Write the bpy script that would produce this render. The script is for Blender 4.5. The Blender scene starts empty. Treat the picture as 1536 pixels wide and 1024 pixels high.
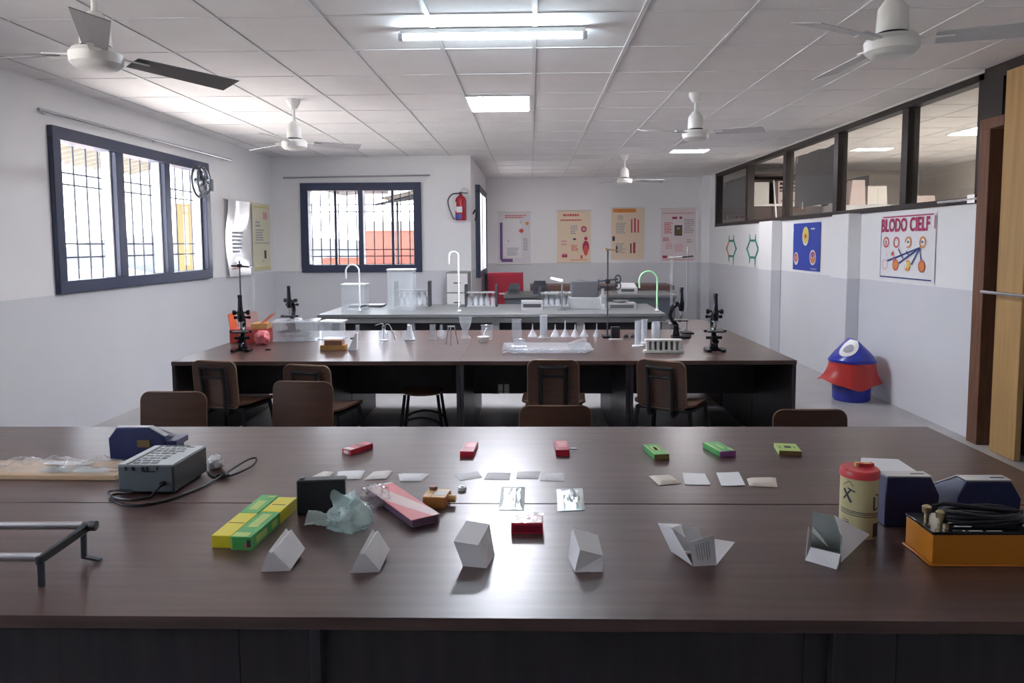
import bpy, bmesh, math, random
from mathutils import Vector, Matrix, noise
SC = bpy.context.scene
COL = SC.collection
PI = math.pi
random.seed(7)

# ------------------------------------------------------------------ materials
M = {}
def mat(name, col, rough=0.6, metal=0.0, spec=0.5, emit=None, estr=0.0, coat=0.0):
    m = bpy.data.materials.new(name); m.use_nodes = True
    b = m.node_tree.nodes['Principled BSDF']
    b.inputs['Base Color'].default_value = (*col, 1)
    b.inputs['Roughness'].default_value = rough
    b.inputs['Metallic'].default_value = metal
    b.inputs['Specular IOR Level'].default_value = spec
    b.inputs['Coat Weight'].default_value = coat
    if emit:
        b.inputs['Emission Color'].default_value = (*emit, 1)
        b.inputs['Emission Strength'].default_value = estr
    M[name] = m
    return m

def speckle(name, c1, c2, scale, rough=0.6, stretch=(1, 1, 1), detail=6, bump=0.0, spec=0.5, lo=0.35, hi=0.7):
    """two-tone procedural noise material in object space"""
    m = mat(name, c1, rough, 0, spec); nt = m.node_tree; N = nt.nodes; L = nt.links
    b = N['Principled BSDF']
    tc = N.new('ShaderNodeTexCoord'); mp = N.new('ShaderNodeMapping'); mp.inputs['Scale'].default_value = stretch
    nz = N.new('ShaderNodeTexNoise'); nz.inputs['Scale'].default_value = scale; nz.inputs['Detail'].default_value = detail
    rp = N.new('ShaderNodeValToRGB')
    rp.color_ramp.elements[0].position = lo; rp.color_ramp.elements[0].color = (*c1, 1)
    rp.color_ramp.elements[1].position = hi; rp.color_ramp.elements[1].color = (*c2, 1)
    L.new(tc.outputs['Object'], mp.inputs['Vector']); L.new(mp.outputs['Vector'], nz.inputs['Vector'])
    L.new(nz.outputs['Fac'], rp.inputs['Fac']); L.new(rp.outputs['Color'], b.inputs['Base Color'])
    if bump:
        bp = N.new('ShaderNodeBump'); bp.inputs['Strength'].default_value = bump; bp.inputs['Distance'].default_value = 0.01
        L.new(nz.outputs['Fac'], bp.inputs['Height']); L.new(bp.outputs['Normal'], b.inputs['Normal'])
    return m

def wall_paint(name, top, bottom, zsplit):
    """painted plaster: paler paint above a level dado line"""
    m = mat(name, top, 0.75, 0, 0.3); nt = m.node_tree; N = nt.nodes; L = nt.links
    b = N['Principled BSDF']
    g = N.new('ShaderNodeNewGeometry'); sx = N.new('ShaderNodeSeparateXYZ')
    gt = N.new('ShaderNodeMath'); gt.operation = 'GREATER_THAN'; gt.inputs[1].default_value = zsplit
    mx = N.new('ShaderNodeMix'); mx.data_type = 'RGBA'
    mx.inputs['A'].default_value = (*bottom, 1); mx.inputs['B'].default_value = (*top, 1)
    nz = N.new('ShaderNodeTexNoise'); nz.inputs['Scale'].default_value = 1.3; nz.inputs['Detail'].default_value = 5
    mr = N.new('ShaderNodeMapRange'); mr.inputs['To Min'].default_value = 0.93; mr.inputs['To Max'].default_value = 1.04
    ml = N.new('ShaderNodeMix'); ml.data_type = 'RGBA'; ml.blend_type = 'MULTIPLY'; ml.inputs['Factor'].default_value = 1
    L.new(g.outputs['Position'], sx.inputs[0]); L.new(sx.outputs['Z'], gt.inputs[0]); L.new(gt.outputs[0], mx.inputs['Factor'])
    L.new(g.outputs['Position'], nz.inputs['Vector']); L.new(nz.outputs['Fac'], mr.inputs['Value'])
    L.new(mx.outputs['Result'], ml.inputs['A']); L.new(mr.outputs['Result'], ml.inputs['B'])
    L.new(ml.outputs['Result'], b.inputs['Base Color'])
    return m

def glassy(name, tint=(0.97, 0.98, 1.0), milky=0.1, gloss_rough=0.03, milk=(0.85, 0.88, 0.92), ior=1.45):
    """clear thin glass or plastic: see-through, Fresnel reflection, a little milky"""
    m = bpy.data.materials.new(name); m.use_nodes = True; nt = m.node_tree; N = nt.nodes; L = nt.links
    N.clear()
    out = N.new('ShaderNodeOutputMaterial')
    tr = N.new('ShaderNodeBsdfTransparent'); tr.inputs['Color'].default_value = (*tint, 1)
    df = N.new('ShaderNodeBsdfDiffuse'); df.inputs['Color'].default_value = (*milk, 1)
    gl = N.new('ShaderNodeBsdfGlossy'); gl.inputs['Roughness'].default_value = gloss_rough
    fr = N.new('ShaderNodeFresnel'); fr.inputs['IOR'].default_value = ior
    gm = N.new('ShaderNodeNewGeometry'); sb = N.new('ShaderNodeMath'); sb.operation = 'SUBTRACT'; sb.inputs[0].default_value = 1.0
    mu = N.new('ShaderNodeMath'); mu.operation = 'MULTIPLY'; mu.use_clamp = True
    L.new(gm.outputs['Backfacing'], sb.inputs[1]); L.new(sb.outputs[0], mu.inputs[0]); L.new(fr.outputs[0], mu.inputs[1])
    m1 = N.new('ShaderNodeMixShader'); m1.inputs[0].default_value = milky
    m2 = N.new('ShaderNodeMixShader')
    L.new(tr.outputs[0], m1.inputs[1]); L.new(df.outputs[0], m1.inputs[2])
    L.new(mu.outputs[0], m2.inputs[0]); L.new(m1.outputs[0], m2.inputs[1]); L.new(gl.outputs[0], m2.inputs[2])
    L.new(m2.outputs[0], out.inputs['Surface'])
    M[name] = m
    return m

# room
wall_paint('wall_paint', (0.86, 0.86, 0.87), (0.68, 0.69, 0.725), 1.2)
speckle('ceiling_tile', (0.87, 0.845, 0.84), (0.91, 0.885, 0.88), 3.0, 0.85, spec=0.2)
mat('ceiling_bar', (0.84, 0.83, 0.83), 0.5)
mat('ceiling_gap', (0.42, 0.41, 0.42), 0.8)
speckle('floor_stone', (0.38, 0.37, 0.365), (0.46, 0.45, 0.445), 2.2, 0.35, spec=0.5)
mat('window_navy', (0.035, 0.046, 0.095), 0.4)
mat('sash_white', (0.75, 0.76, 0.78), 0.4)
mat('grille_iron', (0.09, 0.10, 0.12), 0.6)
glassy('window_glass', (0.97, 0.98, 1.0), 0.0, 0.01)
def frosted(name, col):
    m = bpy.data.materials.new(name); m.use_nodes = True; nt = m.node_tree; N = nt.nodes; N.clear()
    out = N.new('ShaderNodeOutputMaterial'); tl = N.new('ShaderNodeBsdfTranslucent'); df = N.new('ShaderNodeBsdfDiffuse'); mx = N.new('ShaderNodeMixShader')
    tl.inputs['Color'].default_value = (*col, 1); df.inputs['Color'].default_value = (*col, 1); mx.inputs[0].default_value = 0.15
    nt.links.new(tl.outputs[0], mx.inputs[1]); nt.links.new(df.outputs[0], mx.inputs[2]); nt.links.new(mx.outputs[0], out.inputs['Surface'])
    M[name] = m
frosted('frosted_glass', (0.93, 0.94, 0.96))
glassy('partition_glass', (0.93, 0.92, 0.90), 0.03, 0.01, (0.7, 0.66, 0.6))
speckle('strip_brown', (0.014, 0.008, 0.008), (0.022, 0.012, 0.011), 9, 0.45, (1, 0.15, 1))
speckle('door_jamb_wood', (0.13, 0.055, 0.028), (0.20, 0.09, 0.05), 7, 0.5, (6, 6, 0.4))
speckle('door_leaf_wood', (0.40, 0.24, 0.09), (0.50, 0.31, 0.12), 4, 0.5, (5, 5, 0.3))
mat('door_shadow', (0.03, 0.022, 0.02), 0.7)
# furniture
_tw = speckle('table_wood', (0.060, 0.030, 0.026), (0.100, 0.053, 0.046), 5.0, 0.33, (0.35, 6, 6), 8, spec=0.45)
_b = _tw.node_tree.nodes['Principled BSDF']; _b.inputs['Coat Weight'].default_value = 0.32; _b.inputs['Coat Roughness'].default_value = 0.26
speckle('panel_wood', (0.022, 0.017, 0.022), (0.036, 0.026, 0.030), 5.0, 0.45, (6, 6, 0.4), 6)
speckle('chair_ply', (0.060, 0.028, 0.018), (0.095, 0.045, 0.027), 5.0, 0.35, (0.5, 0.5, 7), 6)
mat('ply_edge', (0.25, 0.15, 0.09), 0.5)
mat('black_steel', (0.010, 0.010, 0.012), 0.55, 0.0, 0.3)
mat('counter_stone', (0.15, 0.155, 0.155), 0.4)
mat('counter_apron', (0.30, 0.30, 0.30), 0.55)
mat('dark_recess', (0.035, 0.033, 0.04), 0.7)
# metals, plastics
mat('chrome', (0.72, 0.73, 0.75), 0.18, 1.0)
mat('brushed_steel', (0.42, 0.43, 0.46), 0.35, 1.0)
mat('gun_steel', (0.10, 0.11, 0.13), 0.35, 0.7)
mat('fan_white', (0.78, 0.77, 0.74), 0.35)
mat('fan_blade', (0.60, 0.59, 0.60), 0.4)
mat('fan_blade_dark', (0.20, 0.19, 0.195), 0.5)
mat('black_plastic', (0.012, 0.012, 0.016), 0.35)
mat('black_gloss', (0.010, 0.011, 0.016), 0.15)
mat('navy_case', (0.018, 0.026, 0.095), 0.35)
mat('grey_panel', (0.50, 0.51, 0.53), 0.4)
mat('meter_grey', (0.095, 0.115, 0.13), 0.45)
mat('meter_top', (0.40, 0.44, 0.45), 0.35)
mat('white_paper', (0.80, 0.80, 0.82), 0.7)
mat('off_white', (0.72, 0.70, 0.66), 0.6)
mat('beige_paper', (0.70, 0.62, 0.54), 0.7)
mat('ink', (0.05, 0.05, 0.07), 0.6)
mat('grey_ink', (0.35, 0.36, 0.40), 0.7)
mat('white_plastic', (0.80, 0.80, 0.78), 0.35)
mat('red_card', (0.50, 0.025, 0.05), 0.3)
mat('red_dark', (0.22, 0.01, 0.03), 0.3)
mat('pink_card', (0.72, 0.18, 0.20), 0.35)
mat('pink_white', (0.80, 0.60, 0.60), 0.35)
mat('green_card', (0.07, 0.40, 0.10), 0.35)
mat('lime_card', (0.45, 0.60, 0.16), 0.4)
mat('yellow_card', (0.72, 0.64, 0.03), 0.35)
mat('olive_card', (0.16, 0.10, 0.03), 0.5)
mat('purple_card', (0.30, 0.10, 0.30), 0.5)
mat('orange_wood', (0.55, 0.20, 0.015), 0.35)
mat('amber', (0.48, 0.19, 0.05), 0.3)
mat('amber_light', (0.70, 0.42, 0.16), 0.35)
speckle('tan_wood', (0.50, 0.34, 0.20), (0.60, 0.43, 0.27), 6, 0.5, (0.4, 5, 5))
mat('can_yellow', (0.60, 0.55, 0.30), 0.45)
mat('can_red', (0.62, 0.05, 0.06), 0.35)
mat('bin_blue', (0.03, 0.045, 0.38), 0.3)
mat('bin_red', (0.50, 0.035, 0.03), 0.4)
mat('extinguisher_red', (0.42, 0.015, 0.03), 0.25)
mat('label_blue', (0.05, 0.08, 0.38), 0.5)
mat('silver_foil', (0.52, 0.58, 0.57), 0.34, 1.0)
mat('brass', (0.62, 0.50, 0.28), 0.3, 1.0)
mat('blue_card', (0.025, 0.06, 0.42), 0.5)
mat('crimson_ink', (0.42, 0.03, 0.11), 0.7)
mat('navy_ink', (0.03, 0.06, 0.22), 0.7)
mat('orange_ink', (0.75, 0.28, 0.06), 0.7)
mat('red_ink', (0.65, 0.10, 0.09), 0.7)
mat('pink_ink', (0.70, 0.35, 0.38), 0.7)
mat('green_ink', (0.04, 0.28, 0.20), 0.7)
mat('yellow_ink', (0.72, 0.60, 0.12), 0.7)
mat('violet_ink', (0.18, 0.10, 0.30), 0.7)
mat('cream_chart', (0.82, 0.67, 0.50), 0.5)
mat('tan_chart', (0.78, 0.63, 0.47), 0.5)
mat('pale_yellow_chart', (0.72, 0.69, 0.50), 0.5)
mat('pinkish_chart', (0.78, 0.69, 0.69), 0.5)
mat('lilac_chart', (0.73, 0.71, 0.76), 0.5)
mat('gloss_chart', (0.85, 0.83, 0.84), 0.12)
mat('brown_block', (0.22, 0.09, 0.05), 0.5)
mat('ochre_block', (0.40, 0.21, 0.06), 0.5)
mat('red_cabinet', (0.42, 0.02, 0.05), 0.35)
mat('orange_flap', (0.60, 0.10, 0.03), 0.4)
mat('lab_box_red', (0.50, 0.06, 0.05), 0.4)
mat('green_tube', (0.40, 0.80, 0.45), 0.3)
mat('charcoal_sheet', (0.075, 0.072, 0.082), 0.8)
mat('bench_brown', (0.16, 0.085, 0.075), 0.5)
mat('pale_carton', (0.62, 0.52, 0.50), 0.7)
mat('room_cream', (0.66, 0.62, 0.57), 0.8)
mat('dark_wood', (0.045, 0.022, 0.020), 0.5)
# outside
speckle('awning_sheet', (0.052, 0.044, 0.030), (0.072, 0.066, 0.052), 2.0, 0.6)
mat('awning_steel', (0.026, 0.029, 0.034), 0.6)
mat('shed_yellow', (0.14, 0.092, 0.022), 0.6)
mat('brick_red', (0.15, 0.042, 0.026), 0.7)
mat('roof_rust', (0.13, 0.042, 0.028), 0.7)
mat('house_pale', (0.15, 0.145, 0.135), 0.7)
speckle('ground_dust', (0.76, 0.70, 0.64), (0.86, 0.79, 0.73), 0.08, 0.9)
mat('hill_haze', (0.10, 0.108, 0.12), 0.9)
# glassware
glassy('lab_glass', (0.96, 0.97, 0.98), 0.15)
glassy('milky_plastic', (0.95, 0.96, 0.97), 0.35, 0.15)
glassy('bag_plastic', (0.86, 0.95, 0.94), 0.36, 0.10, (0.74, 0.86, 0.84))
glassy('clear_film', (0.97, 0.97, 0.97), 0.16, 0.08, (0.85, 0.85, 0.87), 1.9)
glassy('box_plastic', (0.55, 0.42, 0.52), 0.4, 0.06, (0.30, 0.20, 0.28))
glassy('acrylic', (0.97, 0.98, 0.98), 0.15, 0.02)
# lamps
mat('tube_glow', (1, 1, 1), 0.5, emit=(0.72, 0.88, 1.0), estr=34)
mat('panel_glow', (1, 1, 1), 0.5, emit=(0.88, 0.90, 1.0), estr=40)
mat('far_panel_glow', (1, 1, 1), 0.5, emit=(0.95, 0.92, 0.96), estr=26)
mat('side_panel_glow', (1, 1, 1), 0.5, emit=(1.0, 0.95, 0.88), estr=80)

# ------------------------------------------------------------------ mesh builder
def frame_from(d):
    d = d.normalized()
    a = Vector((0, 0, 1)) if abs(d.z) < 0.9 else Vector((1, 0, 0))
    u = d.cross(a).normalized(); v = d.cross(u).normalized()
    return u, v

def smooth_path(pts, n=6, closed=False):
    P = [Vector(p) for p in pts]; out = []
    m = len(P)
    for i in range(m if closed else m - 1):
        g = (lambda k: P[k % m]) if closed else (lambda k: P[min(max(k, 0), m - 1)])
        p0, p1, p2, p3 = g(i - 1), g(i), g(i + 1), g(i + 2)
        for j in range(n):
            t = j / n
            out.append(0.5 * ((2 * p1) + (p2 - p0) * t + (2 * p0 - 5 * p1 + 4 * p2 - p3) * t * t + (3 * p1 - p0 - 3 * p2 + p3) * t ** 3))
    if not closed: out.append(P[-1])
    return out

class MB:
    def __init__(s):
        s.v = []; s.f = []; s.mi = []; s.sm = []; s.mats = []; s.cur = 0
    def use(s, name):
        m = M[name]
        if m not in s.mats: s.mats.append(m)
        s.cur = s.mats.index(m); return s
    def add(s, vs, fs, smooth=False):
        o = len(s.v); s.v += [tuple(v) for v in vs]
        for f in fs:
            s.f.append(tuple(i + o for i in f)); s.mi.append(s.cur); s.sm.append(smooth)
        return s
    def box(s, x0, x1, y0, y1, z0, z1, mtx=None):
        vs = [Vector(p) for p in ((x0, y0, z0), (x1, y0, z0), (x1, y1, z0), (x0, y1, z0), (x0, y0, z1), (x1, y0, z1), (x1, y1, z1), (x0, y1, z1))]
        if mtx: vs = [mtx @ v for v in vs]
        return s.add(vs, [(0, 3, 2, 1), (4, 5, 6, 7), (0, 1, 5, 4), (1, 2, 6, 5), (2, 3, 7, 6), (3, 0, 4, 7)])
    def hexa(s, b, t):
        return s.add(list(b) + list(t), [(0, 3, 2, 1), (4, 5, 6, 7), (0, 1, 5, 4), (1, 2, 6, 5), (2, 3, 7, 6), (3, 0, 4, 7)])
    def quad(s, *pts):
        return s.add(pts, [tuple(range(len(pts)))])
    def cyl(s, p0, p1, r0, r1=None, n=14, caps=True):
        p0 = Vector(p0); p1 = Vector(p1); r1 = r0 if r1 is None else r1
        u, v = frame_from(p1 - p0); vs = []
        for p, r in ((p0, r0), (p1, r1)):
            for i in range(n):
                a = 2 * PI * i / n; vs.append(p + (u * math.cos(a) + v * math.sin(a)) * r)
        s.add(vs, [(i, i + n, (i + 1) % n + n, (i + 1) % n) for i in range(n)], True)
        if caps:
            s.add(vs[:n], [tuple(range(n))]); s.add(vs[n:], [tuple(reversed(range(n)))])
        return s
    def lathe(s, prof, c=(0, 0, 0), n=20, mtx=None):
        vs = []; k = len(prof)
        for i in range(n):
            a = 2 * PI * i / n
            for r, z in prof:
                p = Vector((r * math.cos(a), r * math.sin(a), z))
                if mtx: p = mtx @ p
                vs.append(p + Vector(c))
        fs = []
        for i in range(n):
            for j in range(k - 1):
                a, b = i * k + j, ((i + 1) % n) * k + j
                fs.append((a, b, b + 1, a + 1))
        return s.add(vs, fs, True)
    def tube(s, path, r, n=8, closed=False):
        P = [Vector(p) for p in path]; m = len(P); vs = []
        up = None
        for i, p in enumerate(P):
            if closed: d = P[(i + 1) % m] - P[i - 1]
            else: d = P[min(i + 1, m - 1)] - P[max(i - 1, 0)]
            if d.length < 1e-9: d = Vector((0, 0, 1))
            d.normalize()
            if up is None: u, v = frame_from(d)
            else:
                u = up - d * up.dot(d)
                if u.length < 1e-6: u, _ = frame_from(d)
                u.normalize(); v = d.cross(u)
            up = u
            for k in range(n):
                a = 2 * PI * k / n; vs.append(p + (u * math.cos(a) + v * math.sin(a)) * r)
        fs = []
        for i in range(m if closed else m - 1):
            for k in range(n):
                a = i * n + k; b = i * n + (k + 1) % n; j = ((i + 1) % m) * n
                fs.append((a, b, j + (k + 1) % n, j + k))
        s.add(vs, fs, True)
        if not closed:
            s.add(vs[:n], [tuple(reversed(range(n)))]); s.add(vs[-n:], [tuple(range(n))])
        return s
    def prism(s, poly, d0, d1, axis='Y'):
        """polygon in the plane across axis, pushed from d0 to d1"""
        def P(a, b, d):
            return {'Y': (a, d, b), 'X': (d, a, b), 'Z': (a, b, d)}[axis]
        n = len(poly)
        vs = [P(a, b, d0) for a, b in poly] + [P(a, b, d1) for a, b in poly]
        return s.add(vs, [tuple(range(n)), tuple(reversed(range(n, 2 * n)))] + [(i, i + n, (i + 1) % n + n, (i + 1) % n) for i in range(n)])
    def sheet(s, fn, nu, nv, th=0.0, smooth=True):
        vs = [Vector(fn(i / nu, j / nv)) for j in range(nv + 1) for i in range(nu + 1)]
        w = nu + 1
        fs = [(j * w + i, j * w + i + 1, (j + 1) * w + i + 1, (j + 1) * w + i) for j in range(nv) for i in range(nu)]
        if not th: return s.add(vs, fs, smooth)
        nrm = [Vector((0, 0, 0)) for _ in vs]
        for f in fs:
            q = (vs[f[1]] - vs[f[0]]).cross(vs[f[3]] - vs[f[0]])
            for i in f: nrm[i] += q
        bk = [v - (q.normalized() * th if q.length else Vector((0, 0, 0))) for v, q in zip(vs, nrm)]
        o = len(vs); rim = [i for i in range(w)] + [j * w + nu for j in range(1, nv + 1)] + [nv * w + i for i in range(nu - 1, -1, -1)] + [j * w for j in range(nv - 1, 0, -1)]
        allf = fs + [tuple(i + o for i in reversed(f)) for f in fs]
        s.add(vs + bk, allf, smooth)
        return s.add(vs + bk, [(rim[k], rim[k] + o, rim[(k + 1) % len(rim)] + o, rim[(k + 1) % len(rim)]) for k in range(len(rim))])
    def text(s, string, size, mtx):
        cu = bpy.data.curves.new('t', 'FONT'); cu.body = string; cu.size = size; cu.align_x = 'CENTER'; cu.align_y = 'CENTER'
        cu.resolution_u = 3; cu.offset = size * 0.03
        ob = bpy.data.objects.new('t', cu); COL.objects.link(ob)
        dg = bpy.context.evaluated_depsgraph_get()
        me = bpy.data.meshes.new_from_object(ob.evaluated_get(dg))
        s.add([mtx @ v.co for v in me.vertices], [tuple(p.vertices) for p in me.polygons])
        bpy.data.objects.remove(ob); bpy.data.curves.remove(cu); bpy.data.meshes.remove(me)
        return s
    def build(s, name, parent=None, bevel=0.0, loc=None, rotz=0.0, seg=2):
        me = bpy.data.meshes.new(name); me.from_pydata(s.v, [], s.f)
        for m in s.mats: me.materials.append(m)
        for p, i, k in zip(me.polygons, s.mi, s.sm): p.material_index = i; p.use_smooth = k
        me.update()
        bm = bmesh.new(); bm.from_mesh(me)
        bmesh.ops.remove_doubles(bm, verts=bm.verts, dist=1e-5)
        bmesh.ops.recalc_face_normals(bm, faces=bm.faces)
        bm.to_mesh(me); bm.free()
        me.set_sharp_from_angle(angle=math.radians(38))
        o = bpy.data.objects.new(name, me); COL.objects.link(o)
        if parent: o.parent = parent
        if loc: o.location = loc
        o.rotation_euler.z = rotz
        if bevel:
            b = o.modifiers.new('bevel', 'BEVEL'); b.width = bevel; b.segments = seg; b.limit_method = 'ANGLE'; b.angle_limit = 0.7
            b.harden_normals = False
        return o

def tag(o, label=None, cat=None, group=None, kind=None):
    if label: o['label'] = label
    if cat: o['category'] = cat
    if group: o['group'] = group
    if kind: o['kind'] = kind
    return o
def thing(name, label, cat, loc=(0, 0, 0), rotz=0.0, group=None, kind=None):
    o = bpy.data.objects.new(name, None); COL.objects.link(o); o.empty_display_size = 0.1
    o.location = loc; o.rotation_euler.z = rotz
    return tag(o, label, cat, group, kind)
def copy_tree(o, parent=None):
    c = o.copy(); COL.objects.link(c)
    if parent: c.parent = parent
    for ch in list(o.children): copy_tree(ch, c)
    return c
def clone(o, loc, rotz, label, group=None):
    c = copy_tree(o); c.location = loc; c.rotation_euler = (0, 0, rotz); c['label'] = label
    if group: c['group'] = group
    return c
def RZ(a): return Matrix.Rotation(a, 4, 'Z')
def T(*p): return Matrix.Translation(Vector(p))
# ------------------------------------------------------------------ camera
cam_d = bpy.data.cameras.new('camera'); cam = bpy.data.objects.new('camera', cam_d); COL.objects.link(cam)
cam_d.sensor_width = 36.0; cam_d.lens = 26.016; cam_d.shift_y = -56 / 1536; cam_d.clip_start = 0.05; cam_d.clip_end = 400
_R = Vector((0.99968838, 0.02423587, -0.00597997)); _U = Vector((0.0039815, 0.08168386, 0.99665034)); _F = Vector((-0.02464316, 0.99636357, -0.08156191))
cam.matrix_world = Matrix(((_R.x, _U.x, -_F.x, 0), (_R.y, _U.y, -_F.y, 0), (_R.z, _U.z, -_F.z, 1.6), (0, 0, 0, 1)))
SC.camera = cam
SC.view_settings.view_transform = 'Standard'; SC.view_settings.look = 'None'; SC.view_settings.gamma = 1.0
SC.view_settings.use_curve_mapping = False; SC.view_settings.exposure = 1.48
try:
    SC.cycles.use_denoising = True; SC.cycles.max_bounces = 10; SC.cycles.diffuse_bounces = 6; SC.cycles.transparent_max_bounces = 24
    SC.cycles.sample_clamp_indirect = 6.0
except Exception: pass

# ------------------------------------------------------------------ world: bright hazy sky
W = bpy.data.worlds.new('sky'); SC.world = W; W.use_nodes = True
nt = W.node_tree; bg = nt.nodes['Background']
tc = nt.nodes.new('ShaderNodeTexCoord'); sx = nt.nodes.new('ShaderNodeSeparateXYZ'); rp = nt.nodes.new('ShaderNodeValToRGB')
nt.links.new(tc.outputs['Generated'], sx.inputs[0]); nt.links.new(sx.outputs['Z'], rp.inputs['Fac']); nt.links.new(rp.outputs['Color'], bg.inputs['Color'])
rp.color_ramp.elements[0].position = 0.0; rp.color_ramp.elements[0].color = (0.98, 0.97, 1.0, 1)
rp.color_ramp.elements[1].position = 0.35; rp.color_ramp.elements[1].color = (0.74, 0.85, 1.0, 1)
bg.inputs['Strength'].default_value = 3.4
sun_d = bpy.data.lights.new('sun', 'SUN'); sun_d.energy = 17.0; sun_d.angle = 0.02; sun_d.color = (1.0, 0.95, 0.86)
sun = bpy.data.objects.new('sun', sun_d); COL.objects.link(sun)
sun.rotation_euler = Vector((0.0, -0.40, -0.90)).to_track_quat('-Z', 'Y').to_euler()

# ------------------------------------------------------------------ room shell
XL, XR, YB, XS, YF, CZ, YN = -3.9, 3.56, 11.2, -0.89, 15.1, 2.92, -4.0
def struct(mb, name, bevel=0.0, parent=None):
    o = mb.build(name, parent, bevel); o['kind'] = 'structure'; return o
struct(MB().use('floor_stone').box(-4.1, 7.5, YN - 0.2, 15.3, -0.2, 0.0), 'floor')
ceil = struct(MB().use('ceiling_tile').box(-4.1, 7.5, YN - 0.2, 15.3, CZ, CZ + 0.12), 'ceiling')
g = MB()
k = -7
while 0.033 + 0.62 * k < 7.3:
    x = 0.033 + 0.62 * k
    if x > XL + 0.02 and not (XR - 0.1 < x < XR + 0.15):
        yend = 14.2 if x > XR else (YB if x < XS else YF)
        g.use('ceiling_bar').box(x - 0.014, x + 0.014, YN, yend, CZ - 0.006, CZ - 0.0005)
        g.use('ceiling_gap').box(x + 0.0142, x + 0.0185, YN, yend, CZ - 0.003, CZ - 0.0005)
    k += 1
for j in range(-11, 15):
    y = 4.38 + 0.757 * j
    if YN < y < YF - 0.05:
        xa = XL if y < YB else XS
        g.use('ceiling_bar').box(xa, XR - 0.05, y - 0.009, y + 0.004, CZ - 0.0045, CZ - 0.0006)
        g.use('ceiling_gap').box(xa, XR - 0.05, y + 0.0042, y + 0.011, CZ - 0.003, CZ - 0.0006)
        if y < 14.1:
            g.use('ceiling_bar').box(XR + 0.13, 7.25, y - 0.009, y + 0.004, CZ - 0.0045, CZ - 0.0006)
            g.use('ceiling_gap').box(XR + 0.13, 7.25, y + 0.0042, y + 0.011, CZ - 0.003, CZ - 0.0006)
g.build('tile_grid', ceil)

w1 = (5.98, 8.91, 1.205, 2.58)      # Y0 Y1 z0 z1 of the window in the left wall
m = MB().use('wall_paint')
w_fill = (0.2, 2.9, 1.205, 2.58)      # unseen window added in the left wall beside the camera to light the room
m.box(-4.1, XL, YN - 0.2, w_fill[0], 0, CZ).box(-4.1, XL, w_fill[0], w_fill[1], 0, w_fill[2]).box(-4.1, XL, w_fill[0], w_fill[1], w_fill[3], CZ).box(-4.1, XL, w_fill[1], w1[0], 0, CZ).box(-4.1, XL, w1[1], YB + 0.2, 0, CZ).box(-4.1, XL, w1[0], w1[1], 0, w1[2]).box(-4.1, XL, w1[0], w1[1], w1[3], CZ)
struct(m, 'wall_left')
w2 = (-3.46, -1.635, 1.18, 2.525)   # X0 X1 z0 z1 of the window in the back wall
m = MB().use('wall_paint')
m.box(XL, w2[0], YB, YB + 0.2, 0, CZ).box(w2[1], XS, YB, YB + 0.2, 0, CZ).box(w2[0], w2[1], YB, YB + 0.2, 0, w2[2]).box(w2[0], w2[1], YB, YB + 0.2, w2[3], CZ)
struct(m, 'wall_back')
w3 = (12.15, 14.15, 1.04, 2.56)
m = MB().use('wall_paint')
m.box(XS - 0.2, XS, YB + 0.2, w3[0], 0, CZ).box(XS - 0.2, XS, w3[1], YF + 0.2, 0, CZ).box(XS - 0.2, XS, w3[0], w3[1], 0, w3[2]).box(XS - 0.2, XS, w3[0], w3[1], w3[3], CZ)
struct(m, 'wall_step')
struct(MB().use('wall_paint').box(XS, XR + 0.12, YF, YF + 0.2, 0, CZ), 'wall_far')
m = MB().use('wall_paint')
m.box(XR, XR + 0.12, 5.95, 14.35, 0, 1.90).box(XR, XR + 0.12, 14.35, YF, 0, CZ).box(XR, XR + 0.12, YN, 3.9, 0, CZ)
struct(m, 'wall_right')
struct(MB().use('wall_paint').box(-4.1, 7.5, YN - 0.2, YN, 0, CZ), 'wall_front')
for i, (a, b) in enumerate(((8.08, 8.52), (10.6, 11.2))):
    struct(MB().use('wall_paint').box(XR - 0.14, XR, a, b, 0, 1.9), 'trim_%d' % (i + 1), 0.006)
struct(MB().use('wall_paint').box(XR - 0.17, XR, YF - 0.3, YF, 0, CZ), 'trim_3', 0.006)
# neighbouring room seen through the glazed strip
m = MB().use('room_cream'); m.box(XR + 0.12, 7.5, 14.2, 14.4, 0, CZ).box(7.3, 7.5, YN, 14.2, 0, CZ)
struct(m, 'wall_neighbour')

# ------------------------------------------------------------------ windows
def grille(mb, along, a0, a1, z0, z1, off, verts, hors):
    for t in verts:
        p = (off, t) if along == 'Y' else (t, off)
        mb.cyl((p[0], p[1], z0), (p[0], p[1], z1), 0.0085, n=6)
    for z in hors:
        if along == 'Y': mb.cyl((off, a0, z), (off, a1, z), 0.0085, n=6)
        else: mb.cyl((a0, off, z), (a1, off, z), 0.0085, n=6)
    return mb
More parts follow.
